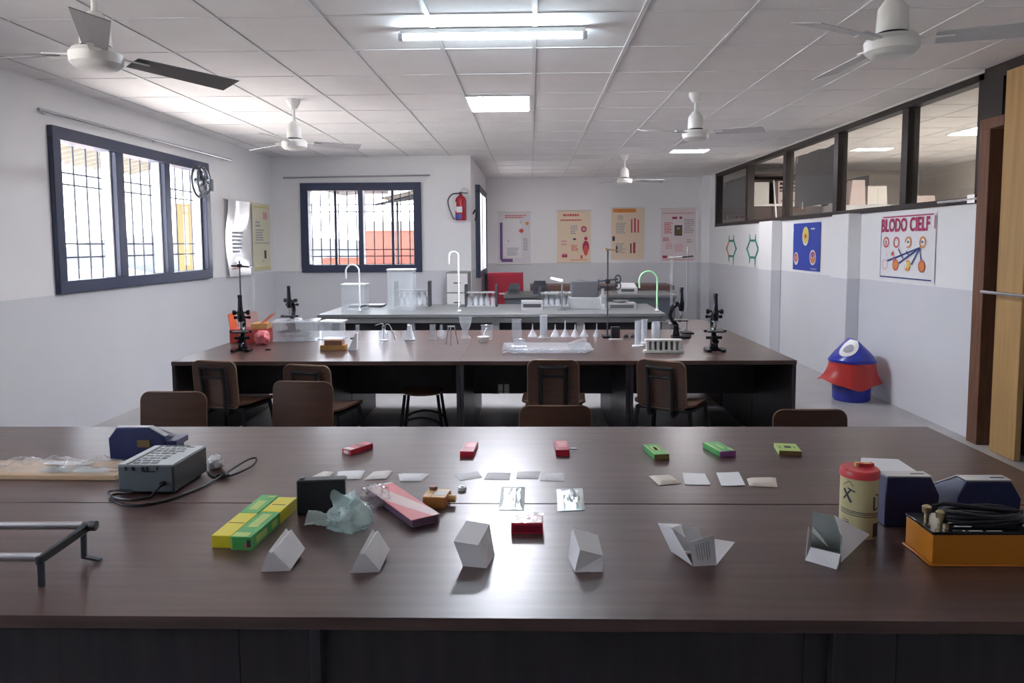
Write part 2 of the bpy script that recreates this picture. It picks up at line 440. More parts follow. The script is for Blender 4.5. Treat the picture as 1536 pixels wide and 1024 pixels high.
# left wall window
W1 = thing('window_1', None, None, (0, 0, 0), kind='structure')
def fbox(mb, along, a0, a1, z0, z1, d0, d1):
    return mb.box(d0, d1, a0, a1, z0, z1) if along == 'Y' else mb.box(a0, a1, d0, d1, z0, z1)
def window(root, along, a0, a1, z0, z1, d_in, d_out, fw, mull, thin, panes_d, pane_mat='window_glass'):
    sgn = 1
    f = MB().use('window_navy')
    fbox(f, along, a0, a1, z1 - fw, z1, d_in, d_out); fbox(f, along, a0, a1, z0, z0 + fw, d_in, d_out)
    fbox(f, along, a0, a0 + fw, z0 + fw, z1 - fw, d_in, d_out); fbox(f, along, a1 - fw, a1, z0 + fw, z1 - fw, d_in, d_out)
    f.build('window_frame', root, 0.006)
    edges = [a0 + fw]
    for c, w in mull:
        fbox(MB().use('window_navy'), along, c - w / 2, c + w / 2, z0 + fw, z1 - fw, d_in + (0.012 if d_out > d_in else -0.012), d_out).build('mullion', root, 0.004)
        edges += [c - w / 2, c + w / 2]
    edges.append(a1 - fw)
    for c, w in thin:
        fbox(MB().use('window_navy'), along, c - w / 2, c + w / 2, z0 + fw, z1 - fw, panes_d - 0.015, panes_d + 0.02).build('glazing_bar', root)
    for i in range(0, len(edges), 2):
        fbox(MB().use(pane_mat), along, edges[i], edges[i + 1], z0 + fw, z1 - fw, panes_d - 0.002, panes_d + 0.002).build('pane', root)
window(W1, 'Y', *w1, XL + 0.045, XL - 0.12, 0.105, [(6.98, 0.13), (7.90, 0.12)], [], XL - 0.06)
m = MB().use('sash_white')
for a in (6.905, 7.83, 8.78): m.box(XL - 0.10, XL - 0.02, a - 0.012, a + 0.012, w1[2] + 0.105, w1[3] - 0.105)
m.build('sash_edge', W1)
grille(MB().use('grille_iron'), 'Y', w1[0], w1[1], w1[2], w1[3], XL - 0.17, [6.2 + 0.19 * i for i in range(15)], [1.50, 1.62, 2.14, 2.24]).build('grille', W1)
# back wall window
W2 = thing('window_2', None, None, kind='structure')
window(W2, 'X', *w2, YB - 0.045, YB + 0.12, 0.115, [(-2.552, 0.075)], [(-2.955, 0.035), (-2.08, 0.035)], YB + 0.06)
grille(MB().use('grille_iron'), 'X', w2[0], w2[1], w2[2], w2[3], YB + 0.17, [-3.35 + 0.137 * i for i in range(13)], [1.42, 1.52, 2.10, 2.21]).build('grille', W2)
# step wall window
W3 = thing('window_3', None, None, kind='structure')
window(W3, 'Y', *w3, XS + 0.075, XS - 0.03, 0.11, [(13.0, 0.09)], [], XS + 0.055, 'frosted_glass')
MB().use('black_steel').tube(smooth_path([(XS + 0.01, 12.0, 1.98), (XS + 0.05, 11.8, 2.1), (XS + 0.04, 11.55, 2.12), (XS + 0.012, 11.5, 2.06)], 5), 0.012).build('stay_hook', W3)
W_FILL = thing('fill_window', None, None, kind='structure')  # added out of view to let in fill light
window(W_FILL, 'Y', *w_fill, XL + 0.045, XL - 0.12, 0.105, [(1.1, 0.13), (2.0, 0.12)], [], XL - 0.06)
# glazed strip in the right wall
W4 = thing('window_4', None, None, kind='structure')
sy0, sy1, sz0, sz1 = 5.95, 14.35, 1.895, CZ
f = MB().use('strip_brown')
f.box(XR - 0.02, XR + 0.10, sy0, sy1, sz1 - 0.075, sz1 - 0.001).box(XR - 0.02, XR + 0.10, sy0, sy1, sz0, sz0 + 0.055)
f.box(XR - 0.02, XR + 0.10, sy0, sy0 + 0.09, sz0, sz1).box(XR - 0.02, XR + 0.10, sy1 - 0.10, sy1, sz0, sz1)
f.build('strip_frame', W4, 0.004)
mulls = [12.31, 10.51, 8.77, 7.19]
for y in mulls: MB().use('strip_brown').box(XR - 0.015, XR + 0.095, y - 0.06, y + 0.06, sz0 + 0.05, sz1 - 0.07).build('mullion', W4, 0.004)
ed = [sy1 - 0.1] + [v for y in mulls for v in (y + 0.06, y - 0.06)] + [sy0 + 0.09]
for i in range(0, len(ed), 2):
    if i == 2: continue   # the second pane from the far end is slid open
    MB().use('partition_glass').box(XR + 0.04, XR + 0.044, ed[i + 1], ed[i], sz0 + 0.05, sz1 - 0.07).build('pane', W4)
MB().use('off_white').box(XR - 0.03, XR - 0.005, sy0, sy1, CZ - 0.02, CZ - 0.001).build('ceiling_trim', W4)
m = MB().use('chrome'); m.cyl((XR - 0.05, 5.93, 1.93), (XR - 0.05, 6.5, 1.93), 0.012).box(XR - 0.06, XR - 0.02, 5.96, 6.06, 1.90, 1.965)
m.build('latch_rod', W4)

# ------------------------------------------------------------------ door and transom
D = thing('door_1', None, None, kind='structure')
m = MB().use('door_jamb_wood'); m.box(XR - 0.06, XR + 0.12, 5.80, 5.935, 0, 2.45); m.build('jamb', D, 0.004)
m = MB().use('door_jamb_wood'); m.box(XR - 0.06, XR + 0.12, 5.64, 5.935, 2.45, 2.53); m.build('lintel', D, 0.004)
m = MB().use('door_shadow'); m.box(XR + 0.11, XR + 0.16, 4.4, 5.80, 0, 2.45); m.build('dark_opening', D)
m = MB().use('strip_brown'); m.box(XR - 0.04, XR + 0.12, 5.70, 5.935, 2.53, CZ); m.box(XR - 0.04, XR + 0.12, 3.9, 5.70, CZ - 0.1, CZ); m.build('transom_frame', D)
m = MB().use('room_cream'); m.box(XR + 0.08, XR + 0.12, 3.9, 5.70, 2.53, CZ - 0.1); m.build('transom_board', D)
m = MB().use('white_plastic').box(XR - 0.02, XR + 0.08, 5.55, 5.62, 2.53, 2.68).use('ink').box(XR - 0.022, XR - 0.018, 5.56, 5.61, 2.55, 2.62); m.build('door_bell_box', D)
m = MB().use('door_leaf_wood'); m.box(XR - 0.06, XR - 0.015, 5.34, 5.635, 0.005, 2.84); m.build('leaf', D, 0.004)
m = MB().use('door_jamb_wood').box(XR - 0.03, XR - 0.014, 5.6365, 5.68, 0.005, 2.44); m.build('leaf_edge', D)
m = MB().use('door_leaf_wood').box(XR + 0.03, XR + 0.07, 4.5, 5.33, 1.0, 2.44); m.build('second_leaf', D)
m = MB().use('chrome').cyl((XR - 0.13, 5.70, 1.215), (XR - 0.13, 4.95, 1.215), 0.013).cyl((XR - 0.13, 5.5, 1.215), (XR - 0.055, 5.5, 1.215), 0.01).cyl((XR - 0.13, 5.0, 1.215), (XR - 0.03, 5.0, 1.215), 0.01)
m.build('push_bar', D)

# ------------------------------------------------------------------ lamps on the ceiling
t = thing('tube_light', 'glowing white tube light on the ceiling', 'ceiling light', (-0.225, 4.66, CZ))
MB().use('white_plastic').box(-0.57, 0.57, -0.022, 0.022, -0.035, -0.006).build('housing', t, 0.004)
MB().use('tube_glow').cyl((-0.55, 0, -0.052), (0.55, 0, -0.052), 0.017, n=12).build('tube', t)
for s in (-1, 1): MB().use('grey_panel').box(s * 0.565 - 0.014, s * 0.565 + 0.014, -0.02, 0.02, -0.07, -0.03).build('end_cap', t)
t = thing('panel_light', 'lit square panel light set in the ceiling tiles behind the tube', 'ceiling light', (-0.287, 7.115, CZ))
MB().use('white_plastic').box(-0.295, 0.295, -0.372, 0.372, -0.010, -0.004).build('rim', t)
MB().use('panel_glow').box(-0.275, 0.275, -0.352, 0.352, -0.013, -0.0101).build('diffuser', t)
t = thing('panel_light', 'small lit panel light in the ceiling at the far right, beyond the second row fans', 'ceiling light', (2.30, 10.86, CZ))
MB().use('white_plastic').box(-0.26, 0.26, -0.16, 0.16, -0.010, -0.004).build('rim', t)
MB().use('far_panel_glow').box(-0.245, 0.245, -0.145, 0.145, -0.013, -0.0101).build('diffuser', t)
t = thing('panel_light', 'lit panel light in the ceiling seen through the pane nearest the door', 'ceiling light', (5.5, 9.15, CZ))
MB().use('white_plastic').box(-0.33, 0.33, -0.33, 0.33, -0.010, -0.004).build('rim', t)
MB().use('side_panel_glow').box(-0.3, 0.3, -0.3, 0.3, -0.013, -0.0101).build('diffuser', t)

# ------------------------------------------------------------------ ceiling fans
def fan(label, x, y, a0, zb=2.47, blade='fan_blade', R=0.60, swap=None):
    t = thing('ceiling_fan', label, 'ceiling fan', (x, y, CZ), 0, 'ceiling fans')
    zb -= CZ
    MB().use('fan_white').lathe([(0.0, 0.0), (0.062, 0.0), (0.06, -0.03), (0.03, -0.085), (0.014, -0.09)]).build('canopy', t)
    MB().use('fan_white').cyl((0, 0, -0.08), (0, 0, zb + 0.17), 0.0125).build('down_rod', t)
    MB().use('fan_white').lathe([(0.012, zb + 0.205), (0.03, zb + 0.20), (0.062, zb + 0.155), (0.068, zb + 0.06), (0.06, zb + 0.045)]).build('motor_cover', t)
    MB().use('black_plastic').cyl((0, 0, zb + 0.035), (0, 0, zb + 0.05), 0.066, n=24).build('rotor_gap', t)
    MB().use('fan_white').lathe([(0.0, zb + 0.036), (0.10, zb + 0.034), (0.116, zb + 0.012), (0.112, zb - 0.03), (0.09, zb - 0.05), (0.06, zb - 0.056), (0.0, zb - 0.058)], n=28).build('motor', t)
    for i in range(3):
        a = math.radians(a0 + 120 * i); mt = RZ(a)
        tilt = Matrix.Rotation(math.radians(-14), 4, 'X')
        def bl(u, v):
            w = 0.052 + 0.018 * u
            p = tilt @ Vector((0, (v - 0.5) * 2 * w, 0.0))
            return mt @ (Vector((0.17 + (R - 0.17) * u, 0, zb + 0.012 - 0.012 * u)) + p)
        b = MB().use(blade).sheet(bl, 8, 3, 0.004, False).build('blade', t)
        br = MB().use('fan_white'); q = mt
        br.hexa([q @ Vector(p) for p in ((0.09, -0.022, zb + 0.006), (0.24, -0.03, zb + 0.002), (0.24, 0.03, zb + 0.014), (0.09, 0.022, zb + 0.006))],
                [q @ Vector(p) for p in ((0.09, -0.022, zb + 0.014), (0.24, -0.03, zb + 0.008), (0.24, 0.03, zb + 0.020), (0.09, 0.022, zb + 0.014))])
        br.build('blade_bracket', b)
    return t
fan('nearest ceiling fan on the left, dark blades, cut by the top edge', -1.98, 3.42, -61, 2.46, 'fan_blade_dark', 0.72)
fan('white ceiling fan at the top right above the glazed partition', 1.61, 3.41, 95, 2.47, 'fan_blade', 0.62)
fan('white ceiling fan hanging in front of the back window', -2.15, 6.82, 26, 2.52)
fan('white ceiling fan on the right with one blade raised towards the camera', 1.474, 6.72, -30, 2.555)
fan('farthest and smallest ceiling fan, above the wall charts', 1.43, 11.31, 8, 2.53)

# ------------------------------------------------------------------ wall fittings
def rod(label, p0, p1, wall_dir):
    p0 = Vector(p0); p1 = Vector(p1)
    t = thing('curtain_rod', label, 'curtain rod', p0, 0, 'bare curtain rods')
    d = p1 - p0
    MB().use('brushed_steel').cyl((0, 0, 0), d, 0.012).build('pole', t)
    for f in (0.04, 0.5, 0.96):
        q = d * f; MB().use('white_plastic').cyl(q, q + Vector(wall_dir) * 0.06, 0.008, n=8).cyl(q + Vector(wall_dir) * 0.05, q + Vector(wall_dir) * 0.0595, 0.02, n=12).build('bracket', t)
rod('bare curtain rod above the left window', (XL + 0.06, 5.8, 2.67), (XL + 0.06, 9.56, 2.69), (-1, 0, 0))
rod('bare curtain rod above the back window', (-3.70, YB - 0.06, 2.605), (-1.49, YB - 0.06, 2.625), (0, 1, 0))

t = thing('wall_fan', 'small round caged fan fixed to the left window frame', 'wall fan', (XL + 0.13, 8.5, 2.335))
def ring(mb, r, x, w=0.006, n=28): return mb.tube([(x, r * math.cos(2 * PI * i / n), r * math.sin(2 * PI * i / n)) for i in range(n)], w, 6, True)
m = MB().use('gun_steel')
ring(m, 0.18, -0.03, 0.013); ring(m, 0.165, 0.03, 0.010)
for i in range(10):
    a = 2 * PI * i / 10; m.tube([(0.04, 0, 0), (0.045, 0.09 * math.cos(a), 0.09 * math.sin(a)), (-0.02, 0.178 * math.cos(a), 0.178 * math.sin(a))], 0.0035, 5)
m.build('cage', t)
m = MB().use('grey_panel')
for i in range(3):
    a = 2 * PI * i / 3 + 0.5
    def bl(u, v, a=a):
        r = 0.03 + 0.11 * u; b = a + (v - 0.5) * 1.3 * (0.4 + u * 0.6); return (0.0 + 0.02 * (v - 0.5), r * math.cos(b), r * math.sin(b))
    MB().use('grey_panel').sheet(bl, 5, 5, 0.002).build('blade', t)
MB().use('gun_steel').cyl((-0.07, 0, 0), (0.03, 0, 0), 0.04).build('motor', t)
m = MB().use('gun_steel').cyl((-0.04, 0, 0), (-0.05, 0.33, -0.02), 0.022).box(-0.10, -0.02, 0.29, 0.37, -0.09, 0.05); m.build('bracket', t, 0.004)

t = thing('fire_extinguisher', 'red fire extinguisher hung on the back wall beside the window', 'fire extinguisher', (-1.03, YB - 0.10, 1.95))
MB().use('extinguisher_red').lathe([(0, 0.0), (0.07, 0.0), (0.082, 0.012), (0.082, 0.29), (0.07, 0.335), (0.03, 0.365), (0.026, 0.375), (0, 0.375)], n=24).build('cylinder', t)
m = MB().use('red_dark').cyl((0, 0, 0.37), (0, 0, 0.42), 0.022).use('off_white').tube(smooth_path([(0.0, -0.02, 0.42), (0.04, -0.02, 0.475), (0.10, -0.02, 0.45), (0.11, -0.02, 0.41)], 5), 0.008).use('gun_steel').cyl((0, -0.02, 0.41), (0.11, -0.02, 0.40), 0.008); m.build('valve_handle', t)
MB().use('gun_steel').tube(smooth_path([(-0.02, -0.02, 0.40), (-0.12, -0.03, 0.385), (-0.185, -0.03, 0.30), (-0.17, -0.03, 0.18), (-0.115, -0.04, 0.04), (-0.085, -0.05, 0.02)], 6), 0.011).build('hose', t)
def wrap(mat_name, a0, a1, z0, z1, r=0.0835):
    return MB().use(mat_name).sheet(lambda u, v: (r * math.cos(a0 + (a1 - a0) * u), r * math.sin(a0 + (a1 - a0) * u), z0 + (z1 - z0) * v), 8, 1)
wrap('white_paper', math.radians(225), math.radians(290), 0.115, 0.20).build('label', t)
wrap('white_paper', math.radians(195), math.radians(222), 0.14, 0.27).build('label', t)
wrap('label_blue', math.radians(205), math.radians(285), 0.015, 0.09).build('label', t)

# ------------------------------------------------------------------ charts on the walls
def chart(name, label, cat, loc, rotz, w, h, base, marks, group=None, curl=0.012, rods=None, th=0.002, seed=0):
    """a sheet hung on a wall: local x to the right, z up, facing -y; marks are printed shapes"""
    rnd = random.Random(seed)
    t = thing(name, label, cat, loc, rotz, group)
    def yy(x, z): return -0.004 - curl * (0.5 + 0.5 * math.sin(z * 5.3 + seed)) * (0.35 + abs(x) / w) 
    MB().use(base).sheet(lambda u, v: ((u - 0.5) * w, yy((u - 0.5) * w, (v - 0.5) * h), (v - 0.5) * h), 6, 10, th).build('sheet', t)
    m = MB()
    for mi_, mk in enumerate(marks):
        kind, mt = mk[0], mk[1]; m.use(mt)
        def P(x, z, lift=0.003 + 0.00022 * mi_): return (x * w, yy(x * w, z * h) - lift, z * h)
        if kind == 'r':
            x0, z0, x1, z1 = mk[2:]; n = max(1, int(abs(z1 - z0) * 8))
            for i in range(n):
                a = z0 + (z1 - z0) * i / n; b = z0 + (z1 - z0) * (i + 1) / n
                m.quad(P(x0, a), P(x1, a), P(x1, b), P(x0, b))
        elif kind == 'e':
            cx, cz, rx, rz = mk[2:6]
            m.quad(*[P(cx + rx * math.cos(2 * PI * i / 18), cz + rz * math.sin(2 * PI * i / 18)) for i in range(18)])
        elif kind == 'o':
            cx, cz, rx, rz, wd = mk[2:7]; a0 = mk[7] if len(mk) > 7 else 0; a1 = mk[8] if len(mk) > 8 else 2 * PI; n = 20
            for i in range(n):
                a = a0 + (a1 - a0) * i / n; b = a0 + (a1 - a0) * (i + 1) / n
                m.quad(P(cx + rx * math.cos(a), cz + rz * math.sin(a)), P(cx + rx * math.cos(b), cz + rz * math.sin(b)), P(cx + rx * wd * math.cos(b), cz + rz * wd * math.sin(b)), P(cx + rx * wd * math.cos(a), cz + rz * wd * math.sin(a)))
        elif kind == 'l':
            x0, z0, x1, z1, wd = mk[2:7]; d = Vector(((x1 - x0) * w, (z1 - z0) * h)); d.normalize(); nx, nz = -d.y * wd / 2, d.x * wd / 2
            n = 4
            for i in range(n):
                xa, za = (x0 + (x1 - x0) * i / n), (z0 + (z1 - z0) * i / n); xb, zb = (x0 + (x1 - x0) * (i + 1) / n), (z0 + (z1 - z0) * (i + 1) / n)
                m.quad(P(xa + nx / w, za + nz / h), P(xb + nx / w, zb + nz / h), P(xb - nx / w, zb - nz / h), P(xa - nx / w, za - nz / h))
        elif kind == 't':     # text-like rows of short strokes
            x0, z0, x1, z1, rows = mk[2:7]
            for r in range(rows):
                z = z1 + (z0 - z1) * (r + 0.5) / rows; x = x0; hh = abs(z1 - z0) / rows * 0.26
                end = x1 - (x1 - x0) * rnd.random() * 0.35
                while x < end:
                    ln = 0.03 + rnd.random() * 0.05; m.quad(P(x, z - hh), P(min(x + ln, end), z - hh), P(min(x + ln, end), z + hh), P(x, z + hh)); x += ln + 0.012
        elif kind == 'w':
            s, x, z, size, sx = mk[2:7]
            m.text(s, size, T(x * w, yy(0, z * h) - 0.006, z * h) @ Matrix.Rotation(PI / 2, 4, 'X') @ Matrix.Diagonal((sx, 1, 1, 1)))
    m.build('print', t)
    if rods:
        for z in ((h / 2, -h / 2) if rods == 2 else (h / 2,)):
            MB().use('off_white').cyl((-w / 2 - 0.02, -0.012, z), (w / 2 + 0.02, -0.012, z), 0.009, n=8).build('hanging_rod', t)
    return t
FY = YF - 0.004
chart('wall_chart', 'grey lilac chart with a violet left border beside the corner window', 'chart', (-0.32, FY, 1.71), 0, 0.66, 1.05, 'lilac_chart',
      [('r', 'violet_ink', -0.44, -0.42, -0.36, 0.30), ('r', 'violet_ink', -0.40, -0.46, -0.05, -0.40), ('r', 'white_paper', -0.34, -0.38, 0.22, 0.36), ('t', 'red_ink', -0.28, 0.38, 0.40, 0.45, 2), ('t', 'grey_ink', -0.15, 0.28, 0.3, 0.36, 2),
       ('t', 'violet_ink', -0.24, 0.14, 0.1, 0.26, 4), ('e', 'red_ink', 0.22, 0.14, 0.07, 0.04), ('o', 'ink', -0.06, -0.06, 0.13, 0.05, 0.78), ('t', 'grey_ink', -0.22, -0.34, 0.2, -0.18, 6), ('t', 'grey_ink', 0.28, -0.24, 0.44, 0.0, 8), ('e', 'orange_ink', 0.40, 0.28, 0.05, 0.03)], 'charts on the far wall', rods=2, seed=1)
chart('wall_chart', 'cream chart with red drawings down its right side on the far wall', 'chart', (0.89, FY, 1.735), math.radians(-1), 0.67, 1.05, 'cream_chart',
      [('t', 'red_ink', -0.32, 0.37, 0.4, 0.45, 1), ('t', 'red_ink', -0.40, 0.29, 0.4, 0.34, 1), ('e', 'crimson_ink', 0.30, 0.14, 0.085, 0.06), ('e', 'pink_ink', 0.30, 0.14, 0.05, 0.035), ('e', 'crimson_ink', 0.36, -0.04, 0.05, 0.035),
       ('e', 'crimson_ink', 0.36, -0.2, 0.10, 0.12), ('e', 'red_ink', 0.36, -0.27, 0.07, 0.10), ('t', 'grey_ink', -0.10, 0.04, 0.12, 0.22, 5), ('e', 'ink', 0.02, -0.05, 0.05, 0.018), ('t', 'red_ink', -0.08, -0.28, 0.16, -0.16, 4), ('t', 'pink_ink', -0.38, -0.18, -0.14, -0.06, 2),
       ('r', 'crimson_ink', -0.36, -0.40, -0.20, -0.34), ('e', 'pink_ink', -0.28, -0.335, 0.07, 0.02), ('r', 'red_ink', 0.2, -0.43, 0.26, -0.36), ('t', 'red_ink', -0.1, -0.46, 0.42, -0.44, 1)], 'charts on the far wall', rods=2, seed=2)
chart('wall_chart', 'tan chart with tall red bars on the far wall', 'chart', (1.975, FY, 1.785), 0, 0.66, 1.04, 'tan_chart',
      [('r', 'orange_ink', -0.45, 0.41, 0.25, 0.48), ('t', 'red_ink', -0.30, 0.42, 0.15, 0.46, 1), ('r', 'red_ink', 0.10, 0.02, 0.145, 0.28), ('r', 'crimson_ink', 0.20, 0.02, 0.245, 0.30), ('r', 'red_ink', 0.30, 0.02, 0.345, 0.27), ('r', 'crimson_ink', 0.17, -0.38, 0.235, -0.17),
       ('r', 'olive_card', 0.08, -0.38, 0.125, -0.19), ('t', 'grey_ink', -0.36, 0.0, 0.0, 0.22, 7), ('t', 'grey_ink', -0.36, -0.38, -0.04, -0.18, 6), ('t', 'grey_ink', -0.3, 0.26, -0.1, 0.36, 3), ('r', 'ink', -0.47, -0.14, -0.39, -0.05), ('r', 'ink', -0.36, -0.36, -0.31, -0.24)], 'charts on the far wall', rods=1, seed=3)
chart('wall_chart', 'pale pink chart with a small dark picture in the middle on the far wall', 'chart', (2.995, FY, 1.76), 0, 0.70, 1.05, 'pinkish_chart',
      [('r', 'pink_ink', -0.45, 0.40, 0.45, 0.415), ('r', 'crimson_ink', -0.18, 0.30, -0.04, 0.34), ('r', 'crimson_ink', 0.03, 0.30, 0.10, 0.345), ('r', 'ink', -0.11, -0.02, 0.11, 0.18), ('r', 'olive_card', -0.09, 0.0, 0.09, 0.16), ('e', 'grey_ink', 0.0, 0.11, 0.05, 0.03),
       ('t', 'red_ink', -0.40, 0.02, -0.14, 0.24, 7), ('t', 'crimson_ink', -0.44, -0.13, -0.22, -0.05, 3), ('t', 'pink_ink', -0.36, -0.28, -0.14, -0.15, 4), ('t', 'pink_ink', -0.10, -0.33, 0.22, -0.18, 5), ('t', 'grey_ink', 0.17, 0.02, 0.46, 0.30, 8), ('t', 'grey_ink', 0.25, -0.16, 0.42, -0.08, 2), ('r', 'crimson_ink', -0.45, -0.45, -0.32, -0.40), ('r', 'pink_ink', -0.45, -0.49, 0.45, -0.475)], 'charts on the far wall', rods=1, seed=4)
chart('wall_chart', 'shiny white chart curling off the left wall beyond the window', 'chart', (XL + 0.012, 9.74, 1.69), PI / 2, 0.72, 0.99, 'gloss_chart',
      [('t', 'pink_ink', -0.36, -0.42, 0.3, -0.34, 2), ('t', 'grey_ink', -0.2, -0.2, 0.3, 0.1, 6)], 'charts on the left wall', curl=0.07, rods=2, seed=5)
chart('wall_chart', 'pale yellow chart in the left corner next to the shiny white one', 'chart', (XL + 0.012, 10.66, 1.715), PI / 2, 0.70, 0.97, 'pale_yellow_chart',
      [('l', 'yellow_ink', -0.44, 0.44, 0.46, 0.44, 0.012), ('l', 'yellow_ink', -0.44, -0.45, 0.46, -0.45, 0.012), ('r', 'pink_ink', 0.10, 0.27, 0.32, 0.37), ('t', 'grey_ink', -0.34, 0.14, 0.0, 0.24, 2), ('t', 'grey_ink', -0.34, -0.06, 0.2, 0.12, 5), ('l', 'grey_ink', -0.40, -0.09, 0.46, -0.09, 0.012), ('r', 'ink', 0.12, -0.32, 0.24, -0.2), ('e', 'lime_card', 0.05, -0.36, 0.05, 0.02)], 'charts on the left wall', curl=0.01, seed=6)
chart('poster', 'dark blue poster with a yellow oval and two round pictures on the right wall', 'poster', (XR - 0.004, 9.64, 1.537), -PI / 2, 0.93, 0.61, 'blue_card',
      [('e', 'white_paper', -0.02, 0.22, 0.12, 0.20), ('e', 'yellow_ink', -0.02, 0.24, 0.115, 0.17), ('e', 'orange_ink', -0.02, 0.22, 0.05, 0.06), ('e', 'ink', -0.02, 0.22, 0.02, 0.03), ('e', 'pinkish_chart', -0.36, -0.26, 0.09, 0.14), ('e', 'orange_ink', -0.37, -0.24, 0.06, 0.09), ('o', 'crimson_ink', -0.37, -0.24, 0.06, 0.09, 0.6),
       ('e', 'pinkish_chart', 0.26, -0.22, 0.115, 0.16), ('o', 'crimson_ink', 0.26, -0.22, 0.09, 0.12, 0.7), ('e', 'orange_ink', 0.26, -0.27, 0.06, 0.06), ('e', 'violet_ink', 0.26, -0.18, 0.04, 0.04), ('t', 'white_paper', 0.18, 0.34, 0.34, 0.40, 1), ('t', 'white_paper', 0.2, -0.47, 0.46, -0.44, 1), ('r', 'white_paper', -0.49, 0.34, -0.47, 0.38)], 'posters on the right wall', curl=0.003, seed=7)
bx = [-0.375, -0.175, 0.045, 0.30]
marks = [('l', 'crimson_ink', -0.46, 0.475, 0.46, 0.475, 0.012), ('l', 'navy_ink', -0.485, -0.465, 0.46, -0.465, 0.012), ('l', 'navy_ink', -0.482, -0.46, -0.482, 0.44, 0.008), ('l', 'crimson_ink', 0.485, 0.27, 0.485, 0.46, 0.014),
         ('w', 'crimson_ink', 'BLODO', -0.235, 0.335, 0.175, 0.84), ('w', 'crimson_ink', 'CIELF', 0.235, 0.335, 0.175, 0.84)]
for i, x in enumerate(bx):
    marks.append(('o', ['red_ink', 'red_ink', 'orange_ink', 'orange_ink'][i], x, 0.08, 0.058, 0.085, 0.72, 0 if i != 2 else -2.0, 2 * PI if i != 2 else 3.2))
    if i != 1: marks.append(('e', 'navy_ink', x, 0.085, 0.012, 0.018))
    if i == 0: marks.append(('e', 'pink_ink', x, 0.05, 0.018, 0.03))
    if i in (1, 2, 3): marks.append(('e', 'orange_ink', x, -0.27, 0.055, 0.085))
    if i in (1, 3): marks.append(('o', 'red_ink', x, -0.27, 0.058, 0.09, 0.75))
    if i == 2: marks += [('e', 'yellow_ink', x + 0.01, -0.26, 0.03, 0.05), ('e', 'white_paper', x - 0.03, -0.26, 0.02, 0.06)]
    if i == 0: marks.append(('o', 'pink_ink', x - 0.01, -0.27, 0.05, 0.08, 0.85))
for x1, z1 in ((-0.33, -0.21), (-0.11, -0.24), (0.12, -0.25), (0.285, -0.18)): marks.append(('l', 'navy_ink', 0.26, 0.0, x1, z1, 0.016))
marks += [('l', 'navy_ink', -0.125, -0.02, -0.03, -0.17, 0.015), ('l', 'navy_ink', 0.02, -0.05, 0.06, -0.11, 0.014), ('l', 'red_ink', -0.22, -0.05, -0.2, -0.2, 0.012), ('e', 'red_ink', -0.235, -0.1, 0.02, 0.03), ('l', 'pink_ink', -0.35, -0.08, -0.345, -0.14, 0.008)]
chart('poster', 'hand lettered white poster with crimson heading, circles and navy lines on the right wall', 'poster', (XR - 0.004, 7.10, 1.54), -PI / 2, 1.02, 0.625, 'white_paper', marks, 'posters on the right wall', curl=0.004, seed=8)

def hexring(label, y, yellow):
    t = thing('paper_hexagon', label, 'wall decoration', (XR - 0.003, y, 1.49), -PI / 2, 'green paper rings on the right wall')
    P = [(0.30 * math.cos(PI / 2 + 0.52 + i * PI / 3) * 1.0, 0.155 * math.sin(PI / 2 + 0.52 + i * PI / 3)) for i in range(6)]
    g_ = MB().use('green_ink'); y_ = MB().use('orange_ink')
    for i in range(6):
        a = Vector((P[i][0], 0, P[i][1])); b = Vector((P[(i + 1) % 6][0], 0, P[(i + 1) % 6][1]))
        d = (b - a).normalized(); n = Vector((-d.z, 0, d.x)) * 0.018
        tgt = y_ if (yellow and i in (0, 1)) else g_
        off = Vector((0, -0.006, 0)); a2 = a + d * 0.02; b2 = b - d * 0.02
        tgt.hexa([a2 + n, b2 + n, b2 - n, a2 - n], [a2 + n + off, b2 + n + off, b2 - n + off, a2 - n + off])
        o = a.normalized(); s = Vector((-o.z, 0, o.x)) * 0.035; L = 0.10 + (0.05 if i == 3 else 0)
        up = Vector((0, 0, 1 if a.z > 0 else -1)) if abs(a.z) > 0.02 else o * 0.4
        g_.hexa([a + s, a - s, a + up * L * 0.9, a + up * L], [p + Vector((0, -0.007, 0)) for p in (a + s, a - s, a + up * L * 0.9, a + up * L)])
    g_.build('paper_ring', t)
    if yellow: y_.build('yellow_bond', t)
hexring('green paper hexagon with two yellow sides on the right wall', 13.2, True)
hexring('plain green paper hexagon on the right wall, left of the blue poster', 11.95, False)
